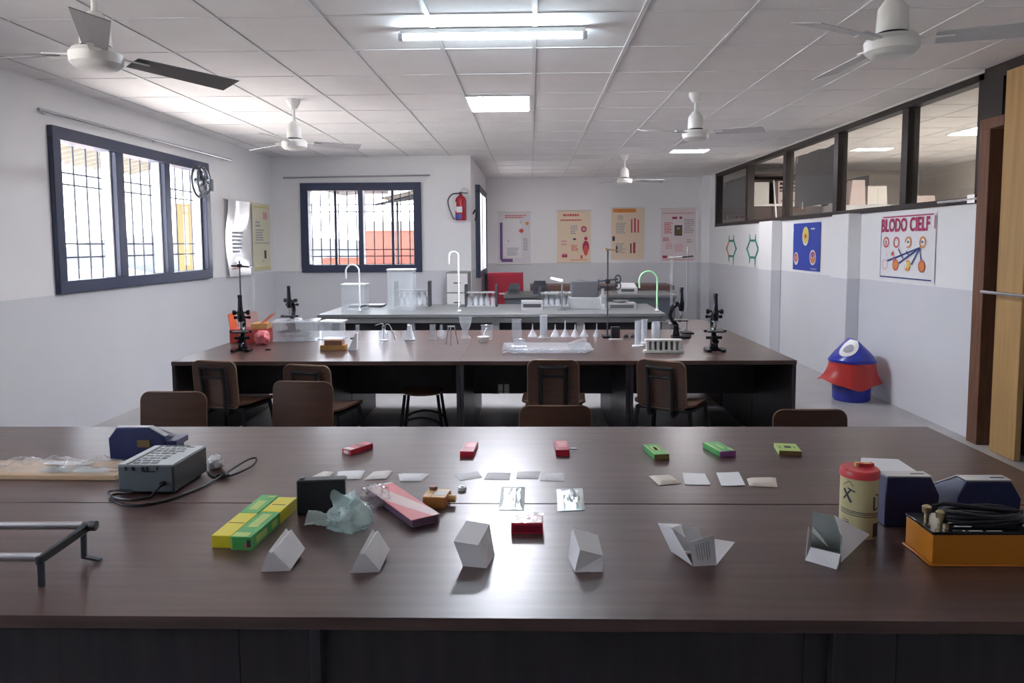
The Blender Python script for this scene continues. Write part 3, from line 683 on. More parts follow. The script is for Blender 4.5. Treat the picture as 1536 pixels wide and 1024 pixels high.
# ------------------------------------------------------------------ tables
TZ = 0.76
def table(label, x0, x1, y0, y1, group, apron_y=None, supports=None, fronts=None, sockets=False):
    cx = (x0 + x1) / 2; cy = (y0 + y1) / 2; w = x1 - x0; d = y1 - y0
    t = thing('lab_table', label, 'table', (cx, cy, 0), 0, group)
    MB().use('table_wood').box(-w / 2 + 0.0002, w / 2 - 0.0002, -d / 2 + 0.0002, d / 2 - 0.0002, TZ - 0.03, TZ).build('tabletop', t, 0.0012)
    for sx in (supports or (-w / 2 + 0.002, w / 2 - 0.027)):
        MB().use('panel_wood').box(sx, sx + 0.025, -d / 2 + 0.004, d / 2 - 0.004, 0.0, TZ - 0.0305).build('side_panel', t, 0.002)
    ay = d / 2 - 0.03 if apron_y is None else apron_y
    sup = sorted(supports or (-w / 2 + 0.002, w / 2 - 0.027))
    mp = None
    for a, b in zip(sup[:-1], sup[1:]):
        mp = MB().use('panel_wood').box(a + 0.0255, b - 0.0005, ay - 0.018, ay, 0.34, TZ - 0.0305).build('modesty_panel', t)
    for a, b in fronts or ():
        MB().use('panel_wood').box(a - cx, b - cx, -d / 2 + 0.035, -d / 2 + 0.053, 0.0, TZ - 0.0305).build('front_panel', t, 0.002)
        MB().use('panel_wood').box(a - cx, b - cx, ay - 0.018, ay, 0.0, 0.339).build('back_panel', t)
    if sockets:
        for i in (0, 1):
            MB().use('white_plastic').box(-0.375 + 0.052 * i, -0.335 + 0.052 * i, ay - 0.024, ay - 0.0185, 0.342, 0.42).use('grey_ink').box(-0.372 + 0.052 * i, -0.338 + 0.052 * i, ay - 0.0248, ay - 0.0242, 0.355, 0.362).build('socket_plate', t)
    return t
G1 = 'front work tables'; G2 = 'middle row work tables'
X1a, X1b = -2.85, 1.80
table('front edge of the nearest dark wood table, holding the folded white boxes', X1a, X1b, 1.60, 2.335, G1, supports=[-2.3, -1.2, 0.02, 1.2, 2.28], fronts=[(-2.8, -0.68), (-0.679, -0.50), (-0.499, 0.62), (0.621, 0.83), (0.831, 1.79)])
table('rear strip of the nearest dark wood table, holding the small red and green packs', X1a, X1b, 2.341, 3.35, G1, apron_y=-0.3, supports=[-2.3, -1.2, 0.02, 1.2, 2.28])
xs = [-2.61, -1.555, -0.508, 0.711, 1.895]
fl = ['dark wood table unit at the left end of the middle row, behind the leftmost chair', 'second dark table unit from the left in the middle row, with the stool under it',
      'dark wood table unit with two white sockets under it in the middle row', 'dark wood table unit at the right end of the middle row, nearest the blue bin']
bl_ = ['rear table unit at the left end of the middle row, behind the clear tanks', 'rear table unit behind the conical flasks in the middle row', 'rear table unit holding the upturned funnels', 'rear table unit at the right, under the side-on microscope']
for i in range(4):
    table(fl[i], xs[i], xs[i + 1], 5.26, 6.205, G2, sockets=(i == 2))
for i in range(4):
    table(bl_[i], xs[i], xs[i + 1], 6.2055, 7.17, G2)
table('short dark table unit beyond the right end of the middle row', 1.47, 1.885, 7.178, 8.10, G2)

# ------------------------------------------------------------------ chairs
def rounded(w, h, r, n=5):
    out = []
    for cx, cy, a in ((w / 2 - r, h / 2 - r, 0), (-w / 2 + r, h / 2 - r, 1), (-w / 2 + r, -h / 2 + r, 2), (w / 2 - r, -h / 2 + r, 3)):
        for i in range(n + 1):
            b = PI / 2 * (a + i / n); out.append((cx + r * math.cos(b), cy + r * math.sin(b)))
    return out
def panel(mb, w, h, r, th, fn, nu=14, nv=8):
    """rounded-corner plywood panel; fn(a, b) -> point on its middle surface"""
    def prm(u, v):
        x = (u - 0.5) * w; ex = max(0.0, abs(x) - (w / 2 - r)); cut = r - math.sqrt(max(0.0, r * r - ex * ex))
        return fn(x, (v - 0.5) * (h - 2 * cut))
    # crowd the columns towards the rounded ends
    def uu(u): return 0.5 - 0.5 * math.cos(PI * u) if False else u
    cols = [0.0]
    for i in range(1, 6): cols.append((r / w) * (1 - math.cos(PI / 2 * i / 5)))
    mid = [r / w + (1 - 2 * r / w) * i / 6 for i in range(1, 6)]
    cols = cols + mid + [1 - c for c in reversed(cols)]
    n = len(cols) - 1
    return mb.sheet(lambda u, v: prm(cols[round(u * n)], v), n, nv, th, True)
def make_chair(label, loc, rotz, group):
    t = thing('lab_chair', label, 'chair', loc, rotz, group)
    def back(x, z): return (x, -0.185 + 1.1 * -x * x * 0.5 - 0.16 * (z) * 0.5 + 0.0, 0.645 + z)
    m = MB().use('chair_ply'); panel(m, 0.345, 0.325, 0.05, 0.014, back); m.build('backrest', t)
    e = MB().use('ply_edge')
    pts = [back(0.345 / 2 * 0.0, 0)]
    rim = rounded(0.345, 0.325, 0.05, 5)
    e.tube([Vector(back(x, z)) + Vector((0, 0.007, 0)) for x, z in rim], 0.0062, 5, True); e.build('ply_edge', t)
    def seat(x, y): return (x, y + 0.0, 0.505 - 0.9 * max(0, y - 0.10) ** 2 * 3 + 0.35 * x * x)
    m = MB().use('chair_ply'); panel(m, 0.44, 0.40, 0.07, 0.014, lambda x, y: seat(x, y + 0.01)); m.build('seat', t)
    f = MB().use('black_steel')
    for s in (-1, 1):
        f.tube([(s * 0.085, -0.06, 0.462), (s * 0.085, -0.19, 0.44), (s * 0.085, -0.212, 0.47), (s * 0.085, -0.213, 0.62), (s * 0.085, -0.238, 0.772)], 0.0145, 6)
    f.cyl((-0.085, -0.236, 0.762), (0.085, -0.236, 0.762), 0.0125, n=6).cyl((-0.085, -0.226, 0.70), (0.085, -0.226, 0.70), 0.011, n=6)
    f.build('back_frame', t)
    f = MB().use('black_steel').box(-0.195, 0.195, -0.165, 0.165, 0.462, 0.482); f.build('seat_frame', t)
    for sx in (-1, 1):
        for sy in (-1, 1):
            MB().use('black_steel').tube([(sx * 0.185, sy * 0.155, 0.475), (sx * 0.195, sy * 0.165, 0.40), (sx * 0.235, sy * 0.21, 0.0)], 0.0145, 7).build('leg', t)
    f = MB().use('black_steel').tube([(0.255 * math.cos(2 * PI * i / 24), 0.23 * math.sin(2 * PI * i / 24), 0.25 + 0.02 * math.cos(4 * PI * i / 24)) for i in range(24)], 0.008, 6, True); f.build('foot_ring', t)
    return t
GC = 'plywood lab chairs'
ch = make_chair('brown plywood chair at the left end of the middle row, its back to the camera', (-2.12, 5.17, 0), math.radians(-14), GC)
for lab, x, y, r in (('brown plywood chair with its frame showing, second from the left at the middle row', -1.425, 4.99, -14),
                     ('brown plywood chair at the middle row straight behind the lowest centre backrest', 0.165, 5.19, -3),
                     ('brown plywood chair turned to the right at the right of the middle row', 0.985, 5.12, -32)):
    clone(ch, (x, y, 0), math.radians(r), lab, GC)
for lab, x, y, r, s in (('plain brown backrest at the far left behind the front table, near the blue instrument', -1.95, 3.74, 180, -0.005),
                     ('plain brown backrest behind the front table, left of the first red pack', -1.345, 4.02, 174, 0.0),
                     ('plain brown backrest behind the front table in the centre, above the third red pack', 0.125, 3.50, 180, -0.035),
                     ('plain brown backrest behind the front table at the right, above the last green pack', 1.39, 3.46, 180, -0.05)):
    c = clone(ch, (x, y, 0), math.radians(r), lab, GC); c.scale = (1.04, 1, 1 + s)
t = thing('lab_stool', 'black steel stool with an arched foot rail under the middle row', 'stool', (-0.83, 5.62, 0))
MB().use('chair_ply').lathe([(0, 0.46), (0.15, 0.46), (0.162, 0.47), (0.162, 0.478), (0.15, 0.485), (0, 0.487)], n=24).build('seat', t)
for sx in (-1, 1):
    for sy in (-1, 1): MB().use('black_steel').tube([(sx * 0.125, sy * 0.10, 0.46), (sx * 0.15, sy * 0.12, 0.25), (sx * 0.19, sy * 0.15, 0.0)], 0.0125, 7).build('leg', t)
f = MB().use('black_steel')
for s in (-1, 1):
    f.tube(smooth_path([(-0.152, s * 0.122, 0.24), (-0.09, s * 0.124, 0.275), (0, s * 0.124, 0.29), (0.09, s * 0.124, 0.275), (0.152, s * 0.122, 0.24)], 4), 0.009, 6)
f.build('foot_rail', t)

# ------------------------------------------------------------------ swing-lid bin
t = thing('waste_bin', 'blue swing lid bin with a red liner hanging over its rim, against the right wall', 'bin', (3.255, 7.5, 0))
MB().use('bin_blue').lathe([(0, 0), (0.165, 0), (0.18, 0.02), (0.185, 0.22), (0.20, 0.40), (0.20, 0.405), (0.19, 0.405), (0.18, 0.03), (0, 0.03)], n=28).build('bucket', t)
def lid_pt(a, s, k=0.0):
    """ridge-topped swing lid: round rim, narrow ridge running along the wall"""
    z = 0.415 + 0.205 * s ** 0.92
    rx = (0.222 + k) * (1 - 0.93 * s ** 1.1); ry = (0.222 + k) * (1 - 0.50 * s ** 1.5)
    return (rx * math.cos(a), ry * math.sin(a), z + k * 0.5)
def lid(u, v): return lid_pt(2 * PI * u, v)
m = MB().use('bin_blue').sheet(lid, 32, 10, 0.004).lathe([(0.20, 0.395), (0.226, 0.395), (0.226, 0.42), (0.20, 0.42)], n=32)
m.add([lid_pt(2 * PI * i / 32, 1.0) for i in range(32)], [tuple(range(32))]); m.build('lid', t)
MB().use('white_plastic').sheet(lambda u, v: lid_pt(math.radians(176 + 90 * u), (0.20 + 2.4 * abs(u - 0.5) ** 2.2) * (1 - v) + 0.97 * v, 0.005), 18, 10, 0.003).build('swing_flap', t)
MB().use('grey_ink').sheet(lambda u, v: lid_pt(math.radians(221 + 20 * (2 * u - 1) * math.sqrt(max(0.0, 1 - (2 * v - 1) ** 2))), 0.56 + 0.20 * (2 * v - 1), 0.009), 10, 12, 0.001).build('flap_emblem', t)
def skirt(u, v):
    a = 2 * PI * u
    drop = 0.175 + 0.10 * max(0, math.cos(a + 1.45)) + 0.022 * math.sin(3 * a + 0.6) + 0.005 * math.sin(7 * a)
    side = max(0.0, math.cos(a + PI)) ** 3 + 0.6 * max(0.0, math.cos(a)) ** 3
    r = 0.212 + 0.018 * v + 0.10 * v ** 2.6 * side + 0.007 * math.sin(9 * a) * v
    return (min(r * math.cos(a), 0.295), r * math.sin(a), 0.425 - drop * v - 0.05 * v * side)
MB().use('bin_red').sheet(skirt, 72, 10, 0.002).build('liner', t)

# ------------------------------------------------------------------ microscopes
def microscope(label, loc, rotz):
    t = thing('microscope', label, 'microscope', loc, rotz, 'black school microscopes')
    b = MB().use('black_gloss')
    b.prism([(-0.085, -0.03), (-0.07, -0.09), (-0.035, -0.10), (-0.03, -0.02), (0.03, -0.02), (0.035, -0.10), (0.07, -0.09), (0.085, -0.03), (0.075, 0.05), (0.03, 0.075), (-0.03, 0.075), (-0.075, 0.05)], 0.0, 0.022, 'Z')
    b.hexa([(-0.03, 0.0, 0.022), (0.03, 0.0, 0.022), (0.03, 0.06, 0.022), (-0.03, 0.06, 0.022)], [(-0.02, 0.01, 0.12), (0.02, 0.01, 0.12), (0.02, 0.05, 0.12), (-0.02, 0.05, 0.12)])
    b.build('base', t, 0.003)
    a = MB().use('black_gloss').tube(smooth_path([(0, 0.035, 0.11), (0, 0.06, 0.15), (0, 0.082, 0.20), (0, 0.07, 0.26), (0, 0.035, 0.29), (0, 0.005, 0.292)], 4), 0.021, 8); a.build('arm', t)
    MB().use('black_plastic').box(-0.062, 0.062, -0.075, 0.05, 0.150, 0.160).use('black_plastic').box(-0.085, -0.062, -0.02, 0.01, 0.147, 0.165).box(0.062, 0.085, -0.02, 0.01, 0.147, 0.165).build('stage', t, 0.002)
    MB().use('black_gloss').lathe([(0, 0.235), (0.018, 0.235), (0.024, 0.25), (0.026, 0.31), (0.020, 0.33), (0.0155, 0.42), (0.0155, 0.425), (0, 0.425)], c=(0, -0.012, 0)).build('body_tube', t)
    MB().use('black_plastic').lathe([(0, 0.425), (0.018, 0.425), (0.017, 0.447), (0.0, 0.45)], c=(0, -0.012, 0)).build('eyepiece', t)
    MB().use('chrome').lathe([(0, 0.175), (0.007, 0.175), (0.012, 0.20), (0.014, 0.225), (0.028, 0.228), (0.028, 0.236), (0, 0.236)], c=(0, -0.012, 0)).build('nosepiece', t)
    for z, r, y in ((0.305, 0.021, 0.02), (0.262, 0.014, 0.055)):
        for s in (-1, 1):
            mt = T(s * 0.022, y, z) @ Matrix.Rotation(s * PI / 2, 4, 'Y')
            MB().use('black_plastic').lathe([(0, 0), (0.008, 0), (0.009, 0.014), (r * 0.8, 0.017), (r, 0.035), (r * 0.9, 0.042), (0, 0.042)], n=16, mtx=mt).build('focus_knob', t)
    MB().use('black_plastic').cyl((-0.06, 0.03, 0.10), (0.06, 0.03, 0.10), 0.012).build('tilt_hinge', t)
    MB().use('chrome').lathe([(0, 0), (0.026, 0), (0.026, 0.006), (0, 0.006)], mtx=T(0, -0.035, 0.075) @ Matrix.Rotation(0.7, 4, 'X')).build('mirror', t)
    return t
mc = microscope('black microscope at the left end of the middle row, in front of the red box', (-2.30, 5.80, TZ), math.radians(10))
clone(mc, (-2.32, 7.06, TZ), math.radians(-8), 'black microscope half hidden behind the clear tank')
clone(mc, (1.325, 6.56, TZ), math.radians(75), 'black microscope seen from the side, behind the steel rod')
clone(mc, (1.43, 5.74, TZ), math.radians(-4), 'black microscope at the right end of the middle row, beside the tube rack')
for o in COL.objects:
    if o.name.startswith('microscope'): o['group'] = 'black school microscopes'

# ------------------------------------------------------------------ retort stands
def stand(label, x, y, h, base_r=0.0, rod_mat='gun_steel', loc_z=TZ):
    t = thing('retort_stand', label, 'retort stand', (x, y, loc_z))
    MB().use('black_steel').box(-0.05, 0.05, -0.09, 0.06, 0.0, 0.018).build('base_plate', t, 0.004)
    MB().use(rod_mat).cyl((0, 0, 0.018), (0, 0, h), 0.0065, n=10).build('rod', t)
    return t
s1 = stand('retort stand with a cross arm standing behind the left microscope', -2.62, 6.62, 0.70)
MB().use('black_plastic').cyl((-0.075, 0, 0.655), (0.09, -0.01, 0.645), 0.007, n=8).box(-0.015, 0.015, -0.015, 0.015, 0.64, 0.67).build('clamp_arm', s1)
b1 = thing('burette', 'clear burette held by the leftmost retort stand', 'burette', (-2.50, 6.61, TZ))
MB().use('lab_glass').lathe([(0.028, 0.66), (0.012, 0.635), (0.012, 0.12), (0.004, 0.08), (0.004, 0.03)], n=12).build('glass_tube', b1)
MB().use('white_plastic').cyl((-0.02, 0, 0.095), (0.02, 0, 0.095), 0.008, n=8).build('stopcock', b1)
s2 = stand('tall retort stand with two clamps and a brass holder, near the middle of the row', 0.69, 6.60, 0.785)
m = MB().use('gun_steel')
for z, x in ((0.50, 0.0), (0.44, 0.03)):
    m.box(-0.02, 0.02, -0.02, 0.02, z - 0.02, z + 0.02).cyl((-0.07, 0, z), (0.09, 0, z + 0.02), 0.007, n=8)
    m.lathe([(0, 0), (0.016, 0.004), (0.016, 0.018), (0, 0.02)], n=8, mtx=T(-0.07, 0, z) @ Matrix.Rotation(-PI / 2, 4, 'Y'))
    m.tube([(0.09 + 0.025 * math.cos(2 * PI * i / 10), 0, z + 0.02 + 0.035 * math.sin(2 * PI * i / 10)) for i in range(10)], 0.007, 6, True)
m.build('clamp', s2)
MB().use('brass').cyl((-0.03, 0, 0.785), (0.08, 0, 0.775), 0.007, n=8).lathe([(0, 0), (0.014, 0.002), (0.014, 0.02), (0, 0.022)], c=(-0.02, 0, 0.775), n=10).build('burette_holder', s2)
s3 = stand('retort stand with a long arm behind the side-on microscope', 1.45, 6.86, 0.80, rod_mat='brushed_steel')
MB().use('gun_steel').cyl((0.05, 0, 0.715), (-0.05, 0, 0.705), 0.008, n=8).use('off_white').cyl((-0.05, 0, 0.705), (-0.17, 0, 0.70), 0.009, n=8).build('clamp_arm', s3)
b3 = thing('burette', 'clear burette hanging from the arm of the right retort stand', 'burette', (1.305, 6.86, TZ))
MB().use('lab_glass').lathe([(0.012, 0.70), (0.012, 0.12), (0.004, 0.08), (0.004, 0.0)], n=12).build('glass_tube', b3)
MB().use('white_plastic').cyl((-0.02, 0, 0.095), (0.02, 0, 0.095), 0.008, n=8).build('stopcock', b3)

# ------------------------------------------------------------------ glassware on the middle row
GW = 'glassware on the middle row'
def glass(name, label, cat, x, y, prof, mt='lab_glass', n=20, loc_z=TZ, rotz=0.0):
    t = thing(name, label, cat, (x, y, loc_z), rotz, None)
    MB().use(mt).lathe(prof, n=n).build('glass_body', t)
    return t
def tank(label, x, y, w, d, h, rotz):
    t = thing('clear_tank', label, 'tank', (x, y, TZ), rotz)
    m = MB().use('acrylic')
    k = 0.005
    m.box(-w / 2, w / 2, -d / 2, d / 2, 0.0, k).box(-w / 2, w / 2, -d / 2, -d / 2 + k, k, h).box(-w / 2, w / 2, d / 2 - k, d / 2, k, h).box(-w / 2, -w / 2 + k, -d / 2 + k, d / 2 - k, k, h).box(w / 2 - k, w / 2, -d / 2 + k, d / 2 - k, k, h)
    m.build('walls', t)
    m = MB().use('milky_plastic').box(-w / 2 - 0.02, w / 2 + 0.02, -d / 2 - 0.012, d / 2 + 0.012, h + 0.001, h + 0.014); m.build('lid', t, 0.003)
    m = MB().use('milky_plastic').box(-w / 2 - 0.015, w / 2 + 0.015, -d / 2 - 0.01, d / 2 + 0.01, -0.0, 0.006); m.build('foot_rim', t)
    return t
tk = tank('large clear acrylic tank with a lid, left of the wooden blocks', -2.07, 6.46, 0.36, 0.24, 0.165, math.radians(6))
m = MB().use('milky_plastic').box(-0.09, 0.12, -0.06, 0.06, 0.055, 0.06).cyl((-0.07, 0, 0.006), (-0.07, 0, 0.055), 0.012).cyl((0.1, 0, 0.006), (0.1, 0, 0.055), 0.012); m.build('inner_tray', tk)
MB().use('white_plastic').cyl((0.02, 0, 0.179), (0.02, 0, 0.195), 0.03).build('lid_knob', tk)
tank('smaller clear tank behind the wooden blocks', -1.765, 6.56, 0.17, 0.16, 0.15, math.radians(-3))
for i, (lab, c0, c1, z0, z1, mt) in enumerate((('ochre wooden block under the brown one', -0.10, 0.10, 0.0, 0.042, 'ochre_block'), ('brown wooden block lying on the ochre one', -0.065, 0.075, 0.0423, 0.082, 'brown_block'))):
    t = thing('wooden_block', lab, 'block', (-1.575, 5.85, TZ), 0.06, 'wooden blocks')
    MB().use(mt).box(c0, c1, -0.05, 0.05 - 0.01 * i, z0, z1).build('block', t, 0.003)
t = thing('paper_wedge', 'grey folded card leaning at the right end of the wooden blocks', 'card', (-1.425, 5.86, TZ), 0.1)
m = MB().use('lilac_chart').prism([(-0.035, 0.0), (0.035, 0.0), (0.04, 0.135), (0.03, 0.135)], -0.05, 0.05, 'Y'); m.build('card', t)
MB().use('ink').lathe([(0, 0), (0.012, 0.0), (0.014, 0.012), (0, 0.014)], c=(0.0, -0.052, 0.09), n=8).build('clip', t)
t = thing('black_ring', 'small black ring lying near the left microscope', 'ring', (-2.10, 5.83, TZ))
MB().use('black_plastic').tube([(0.02 * math.cos(2 * PI * i / 16), 0.02 * math.sin(2 * PI * i / 16), 0.006) for i in range(16)], 0.006, 6, True).build('band', t)
# red carton with raised orange flaps
t = thing('open_carton', 'red carton with raised orange flaps behind the left microscope', 'carton', (-2.43, 6.36, TZ), 0.08)
m = MB().use('lab_box_red').box(-0.16, 0.16, -0.10, 0.10, 0.0, 0.12); m.build('box', t, 0.003)
def leaf(pts, mt, nm, th=0.004):
    o = [Vector(p) for p in pts]; n = (o[1] - o[0]).cross(o[-1] - o[0]).normalized() * th
    m = MB().use(mt); k = len(o); m.add(o + [p + n for p in o], [tuple(range(k)), tuple(reversed(range(k, 2 * k)))] + [(i, i + k, (i + 1) % k + k, (i + 1) % k) for i in range(k)])
    return m.build(nm, t)
leaf([(0.05, -0.09, 0.121), (0.05, 0.09, 0.121), (0.19, 0.09, 0.245), (0.19, -0.09, 0.245)], 'orange_flap', 'flap')
leaf([(-0.155, -0.095, 0.121), (-0.155, 0.095, 0.121), (-0.17, 0.095, 0.25), (-0.17, -0.095, 0.25)], 'orange_flap', 'flap')
leaf([(-0.15, 0.098, 0.121), (0.04, 0.098, 0.121), (0.02, 0.115, 0.255), (-0.15, 0.115, 0.255)], 'pinkish_chart', 'flap')
MB().use('amber_light').box(0.02, 0.155, -0.09, 0.09, 0.1205, 0.165).build('contents', t)
def crumple(r, seed, sx=1, sy=1, sz=1, amp=0.35, n=18, fq=3.0, floor=True):
    def fn(u, v):
        a = 2 * PI * u; b = PI * v
        d = Vector((math.sin(b) * math.cos(a), math.sin(b) * math.sin(a), math.cos(b)))
        k = r * (1 + amp * (noise.noise(d * fq + Vector((seed, seed * 2, 0))) + 0.5 * abs(noise.noise(d * fq * 2.6 + Vector((seed, 3, 1))))))
        p = Vector((d.x * k * sx, d.y * k * sy, d.z * k * sz + r * sz * 0.85))
        if floor and p.z < 0.001: p.z = 0.001
        return p
    return fn
t2 = thing('plastic_bag', 'small pink plastic bag against the right side of the red carton', 'bag', (-2.265, 6.16, TZ))
MB().use('pink_card').sheet(crumple(0.062, 2.2, 1, 0.9, 1.05), 24, 14).build('bag', t2)

cylp = [(0, 0.0), (0.030, 0.0), (0.030, 0.006), (0.017, 0.010), (0.016, 0.13), (0.020, 0.134), (0.0145, 0.13), (0.0145, 0.012), (0, 0.012)]
glass('measuring_cylinder', 'short glass cylinder right behind the grey card', 'cylinder', -1.52, 6.44, cylp)
con = [(0, 0.0), (0.046, 0.0), (0.05, 0.006), (0.022, 0.09), (0.018, 0.13), (0.021, 0.134), (0.0165, 0.13), (0.02, 0.09), (0.047, 0.008), (0, 0.005)]
wb = glass('wash_bottle', 'glass bottle with bent tubes left of the milky flask', 'bottle', -1.28, 6.39, [(0, 0), (0.04, 0), (0.044, 0.006), (0.044, 0.075), (0.018, 0.10), (0.016, 0.12), (0.019, 0.122), (0.014, 0.12), (0.016, 0.10), (0.041, 0.074), (0.041, 0.008), (0, 0.006)])
MB().use('grey_panel').tube(smooth_path([(0, 0, 0.02), (0, 0, 0.13), (-0.02, 0, 0.15), (-0.075, 0, 0.135)], 5), 0.004, 6).tube(smooth_path([(0.01, 0, 0.08), (0.01, 0, 0.135), (0.05, 0, 0.14), (0.085, 0, 0.06), (0.10, 0, 0.01)], 5), 0.004, 6).build('bent_tube', wb)
MB().use('gun_steel').cyl((0, 0, 0.112), (0, 0, 0.128), 0.0155).build('stopper', wb)
cf = glass('conical_flask', 'milky conical flask in the left half of the middle row', 'flask', -1.06, 6.43, [(r * 1.05, z) for r, z in con], 'milky_plastic')
glass('gas_jar', 'clear glass cylinder left of the steel tripod', 'jar', -0.855, 6.42, [(0, 0), (0.034, 0), (0.034, 0.006), (0.026, 0.01), (0.026, 0.135), (0.03, 0.137), (0.024, 0.134), (0.024, 0.012), (0, 0.01)])
glass('round_flask', 'small round flask between the cylinder and the tripod', 'flask', -0.785, 6.47, [(0, 0), (0.03, 0.006), (0.042, 0.035), (0.034, 0.065), (0.014, 0.085), (0.013, 0.13), (0.011, 0.13), (0.012, 0.086), (0.031, 0.064), (0.039, 0.035), (0, 0.008)])
t = thing('tripod', 'steel tripod standing in front of the round flask', 'tripod', (-0.66, 6.12, TZ))
f = MB().use('brushed_steel').tube([(0.028 * math.cos(2 * PI * i / 14), 0.028 * math.sin(2 * PI * i / 14), 0.155) for i in range(14)], 0.005, 6, True); f.build('top_ring', t)
for i in range(3):
    a = 2 * PI * i / 3 + 0.5; MB().use('brushed_steel').cyl((0.028 * math.cos(a), 0.028 * math.sin(a), 0.155), (0.06 * math.cos(a), 0.06 * math.sin(a), 0.0), 0.0045, n=7).build('leg', t)
glass('thistle_beaker', 'goblet-shaped glass beaker behind the steel tripod', 'beaker', -0.575, 6.52, [(0, 0), (0.05, 0), (0.05, 0.005), (0.028, 0.03), (0.03, 0.08), (0.052, 0.14), (0.06, 0.195), (0.057, 0.195), (0.049, 0.14), (0.026, 0.08), (0.02, 0.03), (0, 0.012)])
bk = [(0, 0.0), (0.045, 0.0), (0.05, 0.008), (0.05, 0.125), (0.055, 0.13), (0.0485, 0.126), (0.047, 0.009), (0, 0.005)]
b = glass('beaker', 'clear beaker behind the small mortar', 'beaker', -0.38, 6.42, bk)
t = thing('mortar', 'small white mortar with a pestle in front of the clear beaker', 'mortar', (-0.40, 6.28, TZ))
MB().use('white_plastic').lathe([(0, 0), (0.03, 0), (0.034, 0.012), (0.052, 0.04), (0.055, 0.05), (0.048, 0.05), (0.03, 0.02), (0, 0.014)]).build('bowl', t)
MB().use('white_plastic').cyl((-0.01, 0, 0.03), (0.03, 0.01, 0.12), 0.007, 0.012).build('pestle', t)
glass('slide_jar', 'tall clear jar standing beside the glass tray', 'jar', -0.115, 6.20, [(0, 0), (0.038, 0), (0.042, 0.008), (0.042, 0.20), (0.046, 0.205), (0.0395, 0.202), (0.0395, 0.01), (0, 0.006)])
# big glass tray with loose glass things in it
t = thing('glass_tray', 'wide shallow glass tray full of small glass pieces, at the front of the middle row', 'tray', (0.13, 5.73, TZ))
m = MB().use('lab_glass')
def tray(u, v):
    x = (u - 0.5) * 0.66; y = (v - 0.5) * 0.42; e = max(abs(u - 0.5), abs(v - 0.5)) * 2
    return (x * (1 + 0.04 * (e > 0.9)), y, 0.0085 + (0.035 if e > 0.99 else 0.012 if e > 0.85 else 0.0) + 0.006 * noise.noise(Vector((x * 14, y * 14, 2))) * (e > 0.8))
m.sheet(tray, 22, 14, 0.003); m.build('dish', t)
m = MB().use('milky_plastic')
rr = random.Random(3)
for i in range(13):
    x = -0.31 + 0.62 * i / 12; y = -0.19 + rr.random() * 0.05; a = rr.random() * 1.2 - 0.6; L = 0.02 + rr.random() * 0.035
    m.cyl((x - L * math.cos(a), y - L * math.sin(a) * 0.5, 0.018), (x + L * math.cos(a), y + L * math.sin(a) * 0.5, 0.03 + rr.random() * 0.012), 0.006, n=7)
m.build('glass_pieces', t)
sb = glass('small_beaker', 'short glass beaker standing in the left end of the glass tray', 'beaker', -0.085, 5.74, [(0, 0.0), (0.04, 0.0), (0.044, 0.006), (0.044, 0.075), (0.048, 0.079), (0.0425, 0.076), (0.041, 0.007), (0, 0.005)], loc_z=TZ + 0.0135)
sb = thing('glass_trough', 'tilted glass trough on the right end of the glass tray', 'trough', (0.37, 5.76, TZ + 0.0135), 0.2)
MB().use('lab_glass').hexa([(-0.06, -0.04, 0.0), (0.05, -0.04, 0.0), (0.05, 0.04, 0.0), (-0.06, 0.04, 0.0)], [(-0.075, -0.045, 0.045), (0.065, -0.045, 0.085), (0.065, 0.045, 0.085), (-0.075, 0.045, 0.045)]).build('trough', sb)
fn_ = [(0.046, 0.0), (0.043, 0.004), (0.0065, 0.07), (0.0055, 0.115), (0.004, 0.115), (0.005, 0.071), (0.040, 0.006)]
fl_ = ['upturned funnel at the left end of the row of funnels', 'upturned funnel just right of the tall glass slab jar', 'upturned funnel with the longest stem', 'fourth upturned funnel from the left', 'fifth upturned funnel, beside its neighbour with a dark gap', 'narrow upturned funnel at the right end, by the black block']
for i, (x, h, s) in enumerate(((0.02, 1, 1), (0.225, 0.85, 1), (0.315, 1.68, 0.95), (0.405, 0.85, 0.92), (0.487, 0.85, 0.92), (0.60, 1.1, 0.75))):
    glass('funnel', fl_[i], 'funnel', x, 6.66, [(r * s, z if z < 0.072 else 0.07 + (z - 0.07) * h) for r, z in fn_], 'milky_plastic')['group'] = 'upturned funnels'
glass('slab_jar', 'tall flared glass jar among the upturned funnels', 'jar', 0.118, 6.53, [(0, 0), (0.055, 0), (0.055, 0.006), (0.034, 0.03), (0.033, 0.20), (0.037, 0.205), (0.031, 0.202), (0.031, 0.03), (0, 0.012)], 'milky_plastic')
t = thing('black_block', 'small black block at the foot of the tall retort stand', 'block', (0.74, 6.46, TZ))
MB().use('black_plastic').box(-0.035, 0.04, -0.04, 0.03, 0.0, 0.11).use('white_plastic').box(-0.06, 0.065, -0.06, -0.045, 0, 0.012).build('block', t, 0.003)
for i, x in enumerate((0.85, 0.91)):
    t = thing('weight', ['small dark weight nearer the retort stand', 'small dark weight nearer the measuring cylinders'][i], 'weight', (x, 6.56, TZ), 0, 'dark weights')
    MB().use('gun_steel').lathe([(0, 0), (0.02, 0), (0.022, 0.02), (0.012, 0.026), (0.012, 0.032), (0, 0.034)], n=14).build('body', t)
tall = [(0, 0.0), (0.046, 0.0), (0.046, 0.008), (0.026, 0.014), (0.025, 0.20), (0.030, 0.205), (0.0235, 0.202), (0.0235, 0.016), (0, 0.016)]
for lab, x, y, s in (('tall glass measuring cylinder on a white foot, front one of the pair', 0.875, 6.01, 1.0), ('tall glass measuring cylinder behind the front one', 0.955, 6.19, 0.97)):
    o = glass('measuring_cylinder', lab, 'cylinder', x, y, [(r, z * s) for r, z in tall], 'milky_plastic')
    MB().use('white_plastic').lathe([(0.0, 0.0), (0.048, 0.0), (0.047, 0.007), (0.0, 0.0075)]).build('foot', o)
